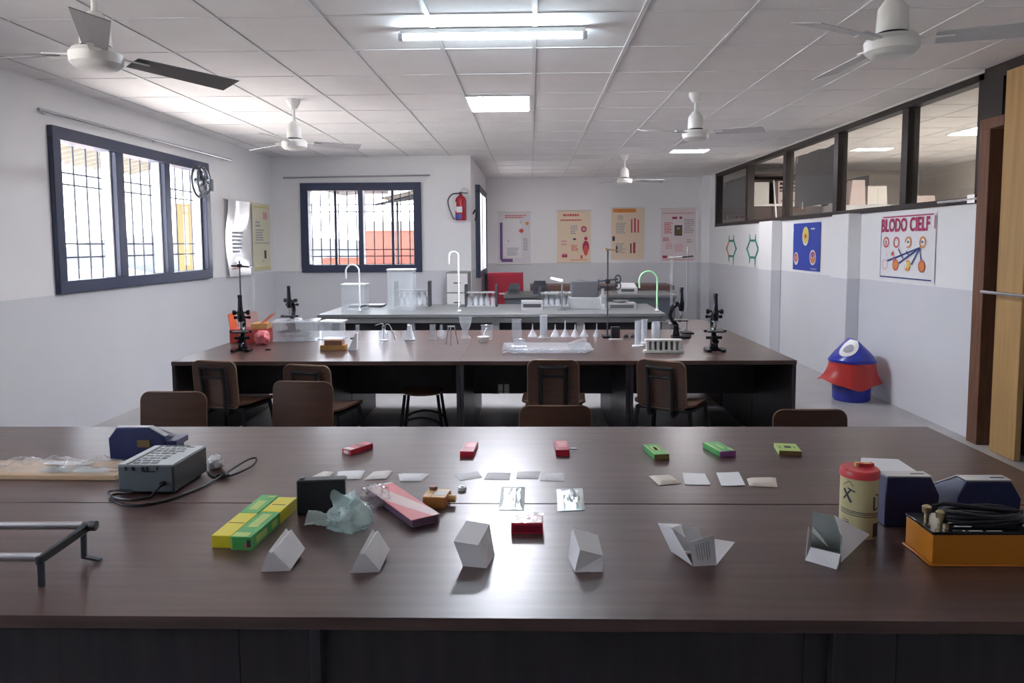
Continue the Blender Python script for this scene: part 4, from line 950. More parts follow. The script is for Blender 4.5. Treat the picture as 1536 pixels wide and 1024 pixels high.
glass('reagent_jar', 'small clear jar behind the white tube rack', 'jar', 1.09, 6.42, [(0, 0), (0.035, 0), (0.038, 0.006), (0.038, 0.13), (0.034, 0.15), (0.036, 0.155), (0.032, 0.15), (0.035, 0.13), (0.035, 0.008), (0, 0.008)], 'milky_plastic')
t = thing('test_tube_rack', 'cream white test tube rack at the front right of the middle row', 'rack', (1.02, 5.67, TZ))
m = MB().use('off_white').box(-0.15, 0.15, -0.035, 0.035, 0.0, 0.018); m.build('base_board', t, 0.002)
m = MB().use('off_white').box(-0.14, 0.14, -0.032, 0.032, 0.088, 0.102); m.build('top_board', t, 0.002)
for i in range(7): MB().use('off_white').box(-0.132 + 0.041 * i, -0.114 + 0.041 * i, -0.028, 0.0, 0.0181, 0.0879).build('post', t)
MB().use('grey_ink').box(-0.13, 0.13, 0.018, 0.026, 0.0181, 0.0879).build('back_board', t)
# ------------------------------------------------------------------ things on the nearest table
# metal slide stand on the left
t = thing('metal_stand', 'grey metal stand with two long rails, at the left edge of the nearest table', 'stand', (-1.2, 1.82, TZ))
m = MB().use('brushed_steel').cyl((-0.60, 0.08, 0.090), (0.0, 0.08, 0.094), 0.0105, n=12); m.build('rail', t)
m = MB().use('brushed_steel').cyl((-0.60, -0.07, 0.072), (-0.015, -0.07, 0.072), 0.0105, n=12); m.build('rail', t)
m = MB().use('gun_steel').hexa([(-0.022, -0.085, 0.058), (-0.008, -0.085, 0.058), (0.022, 0.09, 0.082), (0.008, 0.09, 0.082)], [(-0.022, -0.085, 0.078), (-0.008, -0.085, 0.078), (0.022, 0.09, 0.104), (0.008, 0.09, 0.104)])
m.lathe([(0, 0), (0.014, 0.001), (0.014, 0.018), (0, 0.02)], n=12, mtx=T(0.018, 0.08, 0.094) @ Matrix.Rotation(PI / 2, 4, 'Y')); m.build('end_bracket', t, 0.002)
def strip(mb, pts, w, th):
    P = [Vector(p) for p in pts]
    for a, b in zip(P[:-1], P[1:]):
        d = (b - a).normalized(); s = Vector((1, 0, 0)) if abs(d.x) < 0.8 else Vector((0, 1, 0)); s = (s - d * s.dot(d)).normalized(); n = d.cross(s)
        s = s * w / 2; n = n * th / 2; e = d * th / 2
        mb.hexa([a - e + s + n, a - e - s + n, a - e - s - n, a - e + s - n], [b + e + s + n, b + e - s + n, b + e - s - n, b + e + s - n])
    return mb
strip(MB().use('gun_steel'), [(-0.012, -0.078, 0.060), (-0.013, -0.078, 0.004)], 0.016, 0.006).build('leg', t)
strip(MB().use('gun_steel'), [(0.006, 0.07, 0.085), (0.004, 0.07, 0.012), (0.045, 0.07, 0.004)], 0.014, 0.006).build('leg', t)
for y, z in ((0.07, 0.085), (-0.075, 0.062)): strip(MB().use('gun_steel'), [(-0.58, y, z), (-0.58, y, 0.004)], 0.016, 0.006).build('leg', t)

# wooden metre strip with a plastic packet lying on it
t = thing('wooden_strip', 'long pale wooden strip at the left, behind the grey meter box', 'wooden strip', (-1.90, 2.66, TZ), math.radians(-1))
MB().use('tan_wood').box(-0.55, 0.41, -0.09, 0.09, 0.0, 0.018).build('board', t, 0.002)
t = thing('plastic_packet', 'crumpled clear plastic packet lying on the pale wooden strip', 'packet', (-1.76, 2.66, TZ + 0.0185), math.radians(-3))
def film(seed, w, d, h):
    def fn(u, v):
        x = (u - 0.5) * w; y = (v - 0.5) * d; e = min(u, 1 - u, v, 1 - v) * 4
        return (x, y, 0.002 + min(1, e) * h * (0.5 + noise.noise(Vector((x * 16 + seed, y * 22, seed)))) * 1.0 + 0.006 * abs(noise.noise(Vector((x * 45, y * 50, seed)))))
    return fn
MB().use('clear_film').sheet(film(1.3, 0.52, 0.16, 0.045), 40, 14).build('film', t)
MB().use('white_paper').box(-0.08, 0.10, 0.02, 0.06, 0.003, 0.005).build('paper_slip', t)
MB().use('silver_foil').sheet(film(4.1, 0.26, 0.05, 0.010), 26, 8).build('foil_strip', t).location = (0.09, -0.045, 0.004)
# navy instrument at the back left
def prism_case(label, loc, rotz, poly, d, extra=None):
    t = thing('lab_meter', label, 'instrument', loc, rotz, 'navy cased instruments')
    n = len(poly); v = [(x, -d / 2, z) for x, z in poly] + [(x, -d / 2 + 0.03, z) for x, z in poly] + [(x, d / 2, z * 0.55) for x, z in poly]
    f = [tuple(range(n)), tuple(reversed(range(2 * n, 3 * n)))]
    for s in (0, 1): f += [(s * n + i, s * n + (i + 1) % n, (s + 1) * n + (i + 1) % n, (s + 1) * n + i) for i in range(n)]
    MB().use('navy_case').add(v, f).build('case', t, 0.004)
    return t
t = prism_case('navy blue slant fronted instrument at the back left edge of the nearest table', (-1.545, 2.90, TZ), 0,
               [(-0.115, 0.0), (-0.118, 0.085), (-0.085, 0.128), (0.045, 0.128), (0.108, 0.090), (0.108, 0.0)], 0.16)
MB().use('grey_panel').hexa([(0.046, -0.078, 0.1285), (0.107, -0.078, 0.0915), (0.107, -0.052, 0.0915), (0.046, -0.052, 0.1285)], [(0.048, -0.078, 0.132), (0.110, -0.078, 0.095), (0.110, -0.052, 0.095), (0.048, -0.052, 0.132)]).build('side_panel', t)
MB().use('lilac_chart').box(-0.085, 0.045, -0.078, -0.052, 0.1283, 0.1308).build('top_panel', t)
MB().use('navy_case').box(0.1085, 0.15, -0.075, 0.03, 0.05, 0.075).build('ledge', t, 0.003)
MB().use('olive_card').box(0.0, 0.05, -0.087, -0.081, 0.052, 0.080).build('tape_label', t)
# grey meter box
t = thing('meter_box', 'grey power supply box with a sloping black-marked top, on the left of the nearest table', 'meter box', (-1.30, 2.535, TZ + 0.008), math.radians(-1.5))
MB().use('meter_grey').box(-0.096, 0.096, -0.12, 0.12, 0.0, 0.092).build('case', t, 0.005)
m = MB().use('meter_top').box(-0.094, 0.094, -0.118, 0.118, 0.0923, 0.0955); m.build('top_panel', t)
MB().use('black_plastic').box(0.0963, 0.0985, -0.118, 0.118, 0.002, 0.090).build('side_panel', t)  # dark plate that paints the shade on the case's right side
m = MB().use('black_plastic')
m.box(-0.068, -0.058, -0.115, 0.115, 0.0956, 0.0972)
rr = random.Random(5)
for r in range(8):
    y = -0.108 + 0.029 * r
    x = -0.05
    while x < 0.035:
        w_ = 0.010 + rr.random() * 0.020; m.box(x, x + w_, y, y + 0.009 + 0.009 * rr.random(), 0.0956, 0.0964); x += w_ + 0.006
m.box(-0.05, 0.04, 0.112, 0.117, 0.0956, 0.0968)
m.build('top_markings', t)
m = MB().use('black_plastic')
for x in (-0.07, -0.045, -0.012, 0.005): m.box(x, x + 0.008, -0.1215, -0.1202, 0.075, 0.089)
m.box(-0.01, 0.035, -0.1215, -0.1202, 0.071, 0.0735).box(0.04, 0.045, -0.1215, -0.1202, 0.075, 0.09)
m.build('front_markings', t)
MB().use('black_plastic').cyl((0.062, -0.12, 0.032), (0.062, -0.132, 0.032), 0.009).build('cable_gland', t)
for sx in (-1, 1):
    for sy in (-1, 1): MB().use('black_plastic').cyl((sx * 0.075, sy * 0.095, -0.008), (sx * 0.075, sy * 0.095, -0.0001), 0.010).build('foot', t)
cb = MB().use('black_plastic').tube([(x, y, max(z, 0.0047)) for x, y, z in smooth_path([(0.062, -0.13, 0.04), (0.045, -0.145, 0.02), (0.03, -0.16, 0.004), (-0.02, -0.18, 0.004), (-0.09, -0.16, 0.006), (-0.125, -0.13, 0.012), (-0.09, -0.128, 0.018), (-0.04, -0.13, 0.012), (-0.10, -0.15, 0.008), (-0.06, -0.20, 0.003), (0.02, -0.235, 0.003), (0.10, -0.19, 0.003), (0.155, -0.06, 0.004), (0.185, 0.07, 0.012), (0.22, 0.18, 0.03), (0.245, 0.215, 0.03), (0.25, 0.17, 0.015), (0.215, 0.08, 0.008), (0.16, 0.06, 0.004), (0.10, 0.12, 0.006)], 7)], 0.0038, 6)
cbo = cb.build('power_cable', t); cbo.location = (0, 0, -0.0085)
kn = MB().use('black_plastic').sheet(crumple(0.014, 3.3, 1.5, 1, 0.8, 0.5), 14, 8).build('cable_knot', t); kn.location = (0.185, 0.065, -0.0075)
t = thing('tissue', 'white crumpled tissue behind the grey meter box', 'tissue', (-1.195, 2.715, TZ))
MB().use('white_paper').sheet(crumple(0.027, 5.1, 1, 1, 0.9, 0.5, fq=2.4), 26, 16).build('tissue', t)

# long green and yellow cartons
def carton(label, loc, rotz, w, d, h, halves, marks, group=None, name='carton', cat='carton'):
    t = thing(name, label, cat, loc, rotz, group)
    m = MB()
    for mt, a, b in halves: m.use(mt).box(-w / 2, w / 2, a * d, b * d, 0, h)
    m.build('box', t, 0.0015)
    m = MB()
    for mt, x0, x1, y0, y1 in marks: m.use(mt).box(x0 * w, x1 * w, y0 * d, y1 * d, h, h + 0.0006)
    if marks: m.build('print', t)
    return t
GY = 'green and yellow cartons'
carton('long carton with a yellow front half and a green rear half', (-0.852, 2.145, TZ), math.radians(-3.5), 0.056, 0.335, 0.036, [('yellow_card', -0.5, 0.02), ('green_card', 0.0201, 0.5)],
       [('lime_card', -0.25, 0.25, 0.10, 0.34), ('olive_card', -0.4, 0.4, -0.22, -0.21), ('lime_card', 0.0, 0.4, 0.43, 0.47)], GY)
c = carton('long carton with a green front half and a yellow rear half', (-0.789, 2.125, TZ), math.radians(-4.5), 0.060, 0.325, 0.038, [('green_card', -0.5, 0.1), ('yellow_card', 0.1001, 0.5)],
       [('lime_card', -0.25, 0.25, -0.28, 0.04), ('lime_card', -0.45, 0.3, -0.49, -0.40), ('olive_card', -0.35, 0.35, 0.28, 0.29)], GY)
MB().use('lime_card').box(0.0301, 0.0307, -0.13, -0.06, 0.008, 0.028).box(0.0301, 0.0307, -0.03, 0.01, 0.008, 0.028).use('yellow_card').box(0.0301, 0.0306, 0.04, 0.1, 0.012, 0.034).use('red_ink').box(0.012, 0.026, -0.1632, -0.1626, 0.008, 0.022).use('ink').box(0.018, 0.029, -0.1638, -0.1633, 0.01, 0.03).use('lime_card').box(-0.028, -0.024, -0.1632, -0.1626, 0.003, 0.035).build('side_print', c)
# upright black box and crumpled bag in front of it
t = thing('black_box', 'flat black box standing upright behind the crumpled bag', 'box', (-0.655, 2.25, TZ), math.radians(7))
MB().use('black_plastic').box(-0.075, 0.075, -0.022, 0.022, 0.0, 0.112).build('case', t, 0.005)
MB().use('meter_grey').cyl((-0.06, 0, 0.112), (-0.06, 0, 0.116), 0.008).build('button', t)
t = thing('plastic_bag', 'crumpled pale green plastic bag in front of the upright black box', 'bag', (-0.535, 2.115, TZ))
MB().use('bag_plastic').sheet(crumple(0.060, 1.7, 1.0, 0.70, 0.84, 0.42, fq=1.7), 64, 40).build('bag', t)
MB().use('bag_plastic').sheet(lambda u, v: Vector((-0.035 - 0.085 * u, -0.02 + 0.055 * (v - 0.5) * (0.7 + u) + 0.006 * math.sin(9 * u), 0.028 + 0.020 * u + 0.014 * math.sin(u * 4 + v * 7) + 0.006 * noise.noise(Vector((u * 5, v * 5, 1))))), 20, 16).build('loose_end', t)
MB().use('bag_plastic').sheet(lambda u, v: Vector((-0.026 + (0.014 + 0.024 * u) * math.cos(2 * PI * v) + 0.01 * u, -0.012 + (0.012 + 0.012 * u) * math.sin(2 * PI * v) + 0.004 * math.sin(8 * v + 5 * u), 0.055 + 0.055 * u + 0.010 * math.sin(6 * PI * v) * u)), 14, 24).build('twisted_neck', t)
t = thing('plastic_bag', 'clear plastic bag end lying over the far corner of the pink box', 'bag', (-0.498, 2.30, TZ))
MB().use('clear_film').sheet(crumple(0.045, 4.4, 0.9, 1.0, 0.85, 0.5, fq=2.6), 36, 22).build('bag', t)
# pink and white flat box
t = thing('flat_box', 'flat pink box with white diagonal bands in a clear violet case', 'box', (-0.415, 2.292, TZ), math.radians(-56))
MB().use('box_plastic').box(-0.18, 0.18, -0.047, 0.047, 0.0, 0.026).use('purple_card').box(-0.175, 0.175, -0.042, 0.042, 0.002, 0.022).build('case', t, 0.003)
m = MB().use('pink_card').box(-0.18, 0.18, -0.047, 0.047, 0.0263, 0.0285); m.build('lid', t, 0.001)
m = MB().use('pink_white')
m.add([(x, y, 0.0287) for x, y in ((-0.165, -0.047), (-0.03, -0.047), (0.18, 0.022), (0.18, 0.047), (0.12, 0.047), (-0.18, -0.015))], [(0, 1, 2, 3, 4, 5)])
m.use('white_paper').box(-0.178, -0.168, -0.046, 0.046, 0.0286, 0.029)
m.build('lid_print', t)
# amber box, ring
t = thing('amber_box', 'small amber box with tan plugs at the far end of the pink box', 'box', (-0.305, 2.335, TZ), math.radians(-8))
MB().use('amber').box(-0.037, 0.037, -0.04, 0.04, 0.0, 0.034).build('box', t, 0.002)
MB().use('amber_light').box(-0.0365, 0.0365, -0.0395, 0.0395, 0.0343, 0.036).use('off_white').box(-0.008, 0.034, -0.02, 0.02, 0.0361, 0.0366).use('amber').box(-0.012, -0.009, -0.038, 0.038, 0.0361, 0.0366).build('top_label', t)
MB().use('amber_light').cyl((0.0375, 0.0, 0.02), (0.062, 0.0, 0.02), 0.012).build('plug', t)
MB().use('brown_block').cyl((-0.02, 0.03, 0.0365), (-0.02, 0.03, 0.048), 0.013).build('cap', t)
t = thing('plastic_ring', 'small white plastic ring lying beside the amber box', 'ring', (-0.235, 2.467, TZ))
MB().use('white_plastic').lathe([(0.006, 0.004), (0.006, 0.012), (0.013, 0.013), (0.015, 0.010), (0.013, 0.0), (0.007, 0.0)], n=18).build('ring', t)

# paper packets
def packet(label, pts, mt, h=0.007, flat=False, group='small paper packets', creases=()):
    P = [Vector((x, y, 0)) for x, y in pts]; c = sum(P, Vector()) / 4
    t = thing('paper_packet', label, 'packet', (c.x, c.y, TZ), 0, group)
    Q = [p - c for p in P]
    def top(u, v):
        p = (Q[0] * (1 - u) + Q[1] * u) * (1 - v) + (Q[3] * (1 - u) + Q[2] * u) * v
        e = min(u, 1 - u, v, 1 - v)
        return Vector((p.x, p.y, 0.0016 + (h * min(1, e * 5) ** 0.7 if not flat else h * 0.25 * (u ** 2 + (1 - v) * 0.3))))
    MB().use(mt).sheet(top, 12, 8, 0.0014).build('sheet', t)
    return t
packet('white paper packet half hidden behind the upright black box', [(-0.795, 2.60), (-0.735, 2.595), (-0.728, 2.66), (-0.765, 2.665)], 'off_white')
packet('white paper packet touching the right side of the upright black box', [(-0.70, 2.578), (-0.612, 2.585), (-0.615, 2.682), (-0.715, 2.67)], 'white_paper')
packet('white paper packet behind the far end of the pink box, second along', [(-0.597, 2.573), (-0.518, 2.588), (-0.512, 2.682), (-0.583, 2.666)], 'off_white')
packet('grey white packet at the right end of the left group, above the pink box', [(-0.465, 2.558), (-0.389, 2.559), (-0.372, 2.643), (-0.487, 2.642)], 'white_paper')
packet('flat white packet behind the small white ring', [(-0.252, 2.567), (-0.176, 2.605), (-0.196, 2.676), (-0.278, 2.636)], 'white_paper', 0.004)
packet('flat white packet just right of the one behind the small ring', [(-0.168, 2.583), (-0.077, 2.576), (-0.074, 2.66), (-0.158, 2.66)], 'white_paper', 0.004)
packet('white packet straight behind the left foil sachet', [(-0.053, 2.591), (0.025, 2.589), (0.036, 2.677), (-0.05, 2.668)], 'white_paper', 0.005)
packet('white packet overlapping its neighbour, between the two foil sachets', [(0.032, 2.569), (0.117, 2.562), (0.124, 2.653), (0.0435, 2.653)], 'white_paper', 0.006)
packet('beige paper packet in front of the first green pack', [(0.443, 2.521), (0.526, 2.543), (0.505, 2.632), (0.425, 2.624)], 'beige_paper', 0.008)
packet('flat white paper with a torn top edge, left of its twin', [(0.535, 2.528), (0.623, 2.522), (0.632, 2.648), (0.555, 2.664)], 'white_paper', 0.006, True)
packet('flat white paper with a curled right edge, nearest the second green pack', [(0.658, 2.515), (0.74, 2.515), (0.759, 2.665), (0.677, 2.664)], 'white_paper', 0.010, True)
packet('beige paper packet at the right end, in front of the last green pack', [(0.754, 2.516), (0.846, 2.502), (0.874, 2.604), (0.768, 2.596)], 'beige_paper', 0.009)
# foil sachets
def foil(label, pts, seed):
    P = [Vector((x, y, 0)) for x, y in pts]; c = sum(P, Vector()) / 4; Q = [p - c for p in P]
    t = thing('foil_sachet', label, 'sachet', (c.x, c.y, TZ), 0, 'foil sachets')
    def top(u, v):
        p = (Q[0] * (1 - u) + Q[1] * u) * (1 - v) + (Q[3] * (1 - u) + Q[2] * u) * v
        e = min(u, 1 - u, v, 1 - v)
        return Vector((p.x, p.y, 0.0018 + min(1, e * 6) * (0.004 + 0.006 * abs(noise.noise(Vector((p.x * 60 + seed, p.y * 22, seed)))) * (1 + (u > 0.4)))))
    MB().use('silver_foil').sheet(top, 20, 16, 0.001).build('pouch', t)
    m = MB().use('off_white').quad(Q[3] * 0.99 + Vector((0, 0, 0.003)), Q[2] * 0.99 + Vector((0, 0, 0.003)), Q[2] * 0.93 + Vector((0, 0, 0.004)), Q[3] * 0.93 + Vector((0, 0, 0.004)))
    m.build('sealed_edge', t)
    return t
foil('left silver foil sachet', [(-0.103, 2.278), (-0.022, 2.278), (-0.020, 2.496), (-0.102, 2.496)], 1.0)
f2 = foil('right silver foil sachet with a dark slit', [(0.083, 2.268), (0.170, 2.278), (0.177, 2.484), (0.086, 2.476)], 6.0)
MB().use('ink').hexa([(0.015, 0.02, 0.0135), (0.022, 0.01, 0.0135), (0.012, 0.07, 0.0135), (0.008, 0.07, 0.0135)], [(0.015, 0.02, 0.0142), (0.022, 0.01, 0.0142), (0.012, 0.07, 0.0142), (0.008, 0.07, 0.0142)]).build('slit', f2)
# small red packs
GR = 'small red packs'
c = carton('small red pack lying askew, left of the other red packs', (-0.706, 2.945, TZ), math.radians(-32), 0.050, 0.125, 0.022, [('red_card', -0.5, 0.5)], [('pink_white', -0.45, 0.45, -0.49, -0.28), ('red_dark', -0.4, 0.4, 0.0, 0.2)], GR, 'small_pack', 'pack')
MB().use('off_white').box(-0.015, 0.012, -0.0632, -0.0626, 0.004, 0.018).build('end_label', c)
carton('small red pack straight behind the flat white packets', (-0.249, 2.93, TZ), math.radians(-3), 0.055, 0.145, 0.024, [('red_card', -0.5, 0.5)], [('pink_white', -0.46, -0.38, -0.45, 0.4), ('pink_card', -0.2, 0.4, -0.1, 0.35)], GR, 'small_pack', 'pack')
c = carton('small red pack with a white stick poking out of its side', (0.124, 2.95, TZ), math.radians(1.5), 0.055, 0.14, 0.024, [('red_card', -0.5, 0.5)], [('pink_card', -0.3, 0.4, -0.2, 0.4), ('pink_white', -0.2, 0.3, 0.0, 0.06)], GR, 'small_pack', 'pack')
MB().use('white_paper').box(0.0278, 0.062, -0.012, 0.004, 0.008, 0.012).build('stick', c)
c = carton('crimson cellophane wrapped pack in front of the foil sachets', (-0.012, 2.125, TZ), 0.0, 0.092, 0.075, 0.032, [('red_card', -0.5, 0.5)], [('pink_white', -0.45, 0.48, -0.42, 0.30)], GR, 'small_pack', 'pack')
MB().use('red_dark').box(-0.040, 0.040, -0.0381, -0.0376, 0.006, 0.026).build('front_print', c)
MB().use('clear_film').sheet(lambda u, v: ((u - 0.5) * 0.096, (v - 0.5) * 0.079, 0.0337 + 0.004 * abs(noise.noise(Vector((u * 7, v * 6, 3))))), 16, 10).build('cellophane', c)
# small green packs
GG = 'small green packs'
c = carton('small green pack with a framed label, first of the green packs', (0.497, 2.90, TZ), math.radians(9), 0.060, 0.15, 0.022, [('olive_card', -0.5, -0.485), ('green_card', -0.484, 0.5)], [('lime_card', -0.46, -0.38, -0.44, 0.44), ('lime_card', 0.38, 0.46, -0.44, 0.44), ('lime_card', -0.2, 0.25, -0.2, 0.3), ('ink', -0.08, 0.1, -0.1, 0.2)], GG, 'small_pack', 'pack')
carton('small green pack with a violet end, the middle green pack', (0.757, 2.94, TZ), math.radians(14), 0.068, 0.145, 0.022, [('purple_card', -0.5, -0.47), ('green_card', -0.469, 0.5)], [('lime_card', -0.46, -0.36, -0.46, 0.44), ('lime_card', 0.3, 0.46, -0.46, -0.2), ('lime_card', 0.02, 0.14, -0.2, 0.2)], GG, 'small_pack', 'pack')
carton('small lime green pack lying flat, the last green pack on the right', (1.032, 2.945, TZ), math.radians(-8), 0.085, 0.115, 0.018, [('olive_card', -0.5, -0.48), ('lime_card', -0.479, 0.5)], [('ink', -0.15, 0.15, -0.1, 0.15), ('green_card', 0.25, 0.36, -0.1, 0.1), ('green_card', -0.4, -0.3, -0.1, 0.1)], GG, 'small_pack', 'pack')

# folded white boxes along the front
GF = 'folded white paper boxes'
def folded(label, c):
    return thing('folded_box', label, 'paper box', c, 0, GF)
def solid(t, verts, faces, mt='white_paper', nm='shell', marks=None):
    c = t.location
    m = MB().use(mt).add([Vector(v) - Vector(c) for v in verts], faces)
    o = m.build(nm, t); return o
def thin(t, pts, mt='white_paper', nm='flap', th=0.0012):
    c = Vector(t.location); o = [Vector(p) - c for p in pts]; n = (o[1] - o[0]).cross(o[-1] - o[0]).normalized() * th; k = len(o)
    return MB().use(mt).add(o + [p + n for p in o], [tuple(range(k)), tuple(reversed(range(k, 2 * k)))] + [(i, i + k, (i + 1) % k + k, (i + 1) % k) for i in range(k)]).build(nm, t)
def tent(label, x, y, flip=0.0):
    t = folded(label, (x, y, TZ))
    A = [(-0.040, -0.055, 0), (0.034, -0.048, 0), (-0.018 + flip, -0.052, 0.054)]
    B = [(-0.034, 0.05, 0), (0.040, 0.055, 0.012), (-0.006 + flip, 0.05, 0.075)]
    MB().use('white_paper').add(A + B, [(0, 1, 2), (5, 4, 3), (0, 2, 5, 3), (1, 4, 5, 2), (0, 3, 4, 1)]).build('shell', t)
    MB().use('white_paper').hexa([(0.032, -0.049, 0.003), (0.038, 0.054, 0.015), (0.002 + flip, 0.05, 0.068), (-0.012 + flip, -0.051, 0.048)], [(0.036, -0.049, 0.005), (0.043, 0.054, 0.017), (0.008 + flip, 0.05, 0.071), (-0.008 + flip, -0.051, 0.052)]).build('side_flap', t)
    m = MB().use('grey_ink')
    for i in range(4):
        a = 0.25 + 0.16 * i
        def L(s, q): 
            p = Vector((0.036, -0.049, 0.005)).lerp(Vector((0.043, 0.054, 0.017)), s); r = Vector((-0.008 + flip, -0.051, 0.052)).lerp(Vector((0.008 + flip, 0.05, 0.071)), s)
            return p.lerp(r, q) + Vector((0.0006, -0.0002, 0.0004))
        m.quad(L(0.25, a), L(0.75, a), L(0.75, a + 0.03), L(0.25, a + 0.03))
    m.build('print', t)
    return t
tent('folded white paper tent in front of the green and yellow cartons', -0.658, 1.885)
tent('folded white paper tent in front of the crumpled bag', -0.425, 1.88, 0.004)
t = folded('folded white box leaning to the left, in front of the pink box', (-0.14, 1.90, TZ))
b_ = [(-0.179, 1.870, TZ), (-0.116, 1.858, TZ), (-0.099, 1.941, TZ), (-0.165, 1.955, TZ)]
q_ = [(-0.203, 1.872, TZ + 0.066), (-0.138, 1.862, TZ + 0.060), (-0.113, 1.950, TZ + 0.082), (-0.177, 1.960, TZ + 0.088)]
solid(t, b_ + q_, [(0, 3, 2, 1), (4, 5, 6, 7), (0, 1, 5, 4), (1, 2, 6, 5), (2, 3, 7, 6), (3, 0, 4, 7)])
c0 = Vector(t.location); m = MB().use('grey_ink'); V = [Vector(p) - c0 for p in b_ + q_]
for i in range(4):
    s = 0.25 + 0.14 * i; f = lambda a, b: V[1].lerp(V[2], a).lerp(V[5].lerp(V[6], a), b) + Vector((0.0012, -0.0006, 0)); m.quad(f(0.3 + 0.08 * i, 0.25), f(0.33 + 0.08 * i, 0.25), f(0.33 + 0.08 * i, 0.75), f(0.3 + 0.08 * i, 0.75))
m.build('print', t)
t = folded('folded white box with a slanting lid, in front of the right foil sachet', (0.14, 1.89, TZ))
b_ = [(0.111, 1.837, TZ), (0.178, 1.842, TZ), (0.178, 1.935, TZ), (0.098, 1.930, TZ)]
q_ = [(0.125, 1.850, TZ + 0.054), (0.186, 1.860, TZ + 0.034), (0.180, 1.940, TZ + 0.056), (0.110, 1.940, TZ + 0.080)]
solid(t, b_ + q_, [(0, 3, 2, 1), (4, 5, 6, 7), (0, 1, 5, 4), (1, 2, 6, 5), (2, 3, 7, 6), (3, 0, 4, 7)])
thin(t, [(0.150, 1.836, TZ + 0.001), (0.182, 1.838, TZ + 0.001), (0.184, 1.85, TZ + 0.022)])
t = folded('opened white carton with printed front flap, right of the folded boxes', (0.44, 1.90, TZ))
z = TZ
thin(t, [(0.422, 1.876, z), (0.484, 1.884, z), (0.476, 1.886, z + 0.080), (0.408, 1.872, z + 0.066)], nm='front_flap')
cc = Vector(t.location); m = MB().use('grey_ink')
rr = random.Random(9)
for i in range(6):
    u = 0.22 + 0.1 * i; f = lambda a, b: ((Vector((0.422, 1.876, z)).lerp(Vector((0.484, 1.884, z)), a)).lerp(Vector((0.408, 1.872, z + 0.066)).lerp(Vector((0.476, 1.886, z + 0.080)), a), b)) - cc + Vector((0.0006, -0.0032, 0.0006))
    b0 = 0.2 + 0.15 * rr.random(); m.quad(f(u, b0), f(u + 0.03, b0), f(u + 0.03, 0.85), f(u, 0.85))
m.build('print', t)
thin(t, [(0.420, 1.878, z), (0.380, 1.960, z + 0.004), (0.345, 1.972, z + 0.078), (0.374, 1.915, z + 0.082)], nm='left_wall')
thin(t, [(0.382, 1.962, z + 0.004), (0.470, 1.968, z + 0.004), (0.458, 1.978, z + 0.062), (0.347, 1.974, z + 0.078)], nm='back_wall')
thin(t, [(0.485, 1.886, z), (0.548, 1.945, z + 0.036), (0.500, 1.965, z + 0.036), (0.474, 1.965, z + 0.003)], nm='right_flap')
thin(t, [(0.348, 1.970, z + 0.079), (0.410, 1.975, z + 0.075), (0.412, 1.93, z + 0.055), (0.372, 1.925, z + 0.084)], nm='top_flap')
t = folded('torn open white box lined with foil, in front of the yellow can', (0.80, 1.93, TZ))
thin(t, [(0.725, 1.916, z), (0.770, 2.000, z + 0.004), (0.765, 1.990, z + 0.040), (0.742, 1.945, z + 0.080)], nm='left_wall')
thin(t, [(0.725, 1.915, z), (0.785, 1.860, z), (0.802, 1.880, z + 0.032), (0.742, 1.925, z + 0.032)], nm='front_flap')
thin(t, [(0.772, 2.0, z + 0.003), (0.835, 1.955, z + 0.003), (0.836, 1.96, z + 0.05), (0.826, 1.99, z + 0.093), (0.775, 2.003, z + 0.100)], 'silver_foil', 'foil_wall')
thin(t, [(0.788, 1.862, z), (0.834, 1.952, z + 0.003), (0.835, 1.955, z + 0.048), (0.803, 1.882, z + 0.032)], 'silver_foil', 'foil_side')
thin(t, [(0.810, 1.898, z + 0.001), (0.930, 2.000, z + 0.036), (0.828, 1.992, z + 0.094), (0.838, 1.955, z + 0.045)], nm='wide_flap')
thin(t, [(0.776, 1.997, z + 0.06), (0.80, 1.985, z + 0.035), (0.79, 1.93, z + 0.03), (0.768, 1.985, z + 0.05)], 'silver_foil', 'foil_fold')

# yellow can
t = thing('canister', 'pale yellow canister with a red lid and black markings', 'canister', (0.943, 2.10, TZ), math.radians(4))
MB().use('can_yellow').lathe([(0, 0), (0.050, 0), (0.051, 0.003), (0.051, 0.172), (0.0, 0.172)], n=64).build('body', t)
MB().use('can_red').lathe([(0.0, 0.172), (0.0535, 0.172), (0.0535, 0.190), (0.050, 0.195), (0.0, 0.1945)], n=32).build('lid', t)
MB().use('can_red').box(0.0, 0.045, 0.005, 0.020, 0.195, 0.204).use('amber_light').box(-0.008, 0.004, 0.006, 0.018, 0.195, 0.206).box(0.012, 0.034, 0.0, 0.012, 0.2041, 0.206).build('lid_tab', t)
def on_can(mb, pts, r=0.0520):
    mb.add([(r * math.cos(a), r * math.sin(a), z_) for a, z_ in pts], [tuple(range(len(pts)))])
def dg(x): return math.radians(x)
m = MB().use('ink')
def stroke(a0, z0, a1, z1, w):
    n = max(3, int(abs(a1 - a0) / 6)); da = dg(a1) - dg(a0); dz = (z1 - z0); L = math.hypot(da * 0.051, dz); na, nz = -dz / L * w / 2 / 0.051, da * 0.051 / L * w / 2
    for i in range(n):
        A = (dg(a0) + da * i / n, z0 + dz * i / n); B = (dg(a0) + da * (i + 1) / n, z0 + dz * (i + 1) / n)
        on_can(m, [(A[0] + na, A[1] + nz), (B[0] + na, B[1] + nz), (B[0] - na, B[1] - nz), (A[0] - na, A[1] - nz)])
stroke(194, 0.140, 220, 0.104, 0.007); stroke(219, 0.142, 193, 0.110, 0.005); stroke(197, 0.132, 212, 0.116, 0.004); stroke(207, 0.144, 231, 0.136, 0.004)
stroke(291, 0.124, 291, 0.086, 0.007); stroke(291, 0.086, 312, 0.089, 0.005); stroke(297, 0.130, 314, 0.126, 0.004); stroke(312, 0.128, 314, 0.09, 0.004)
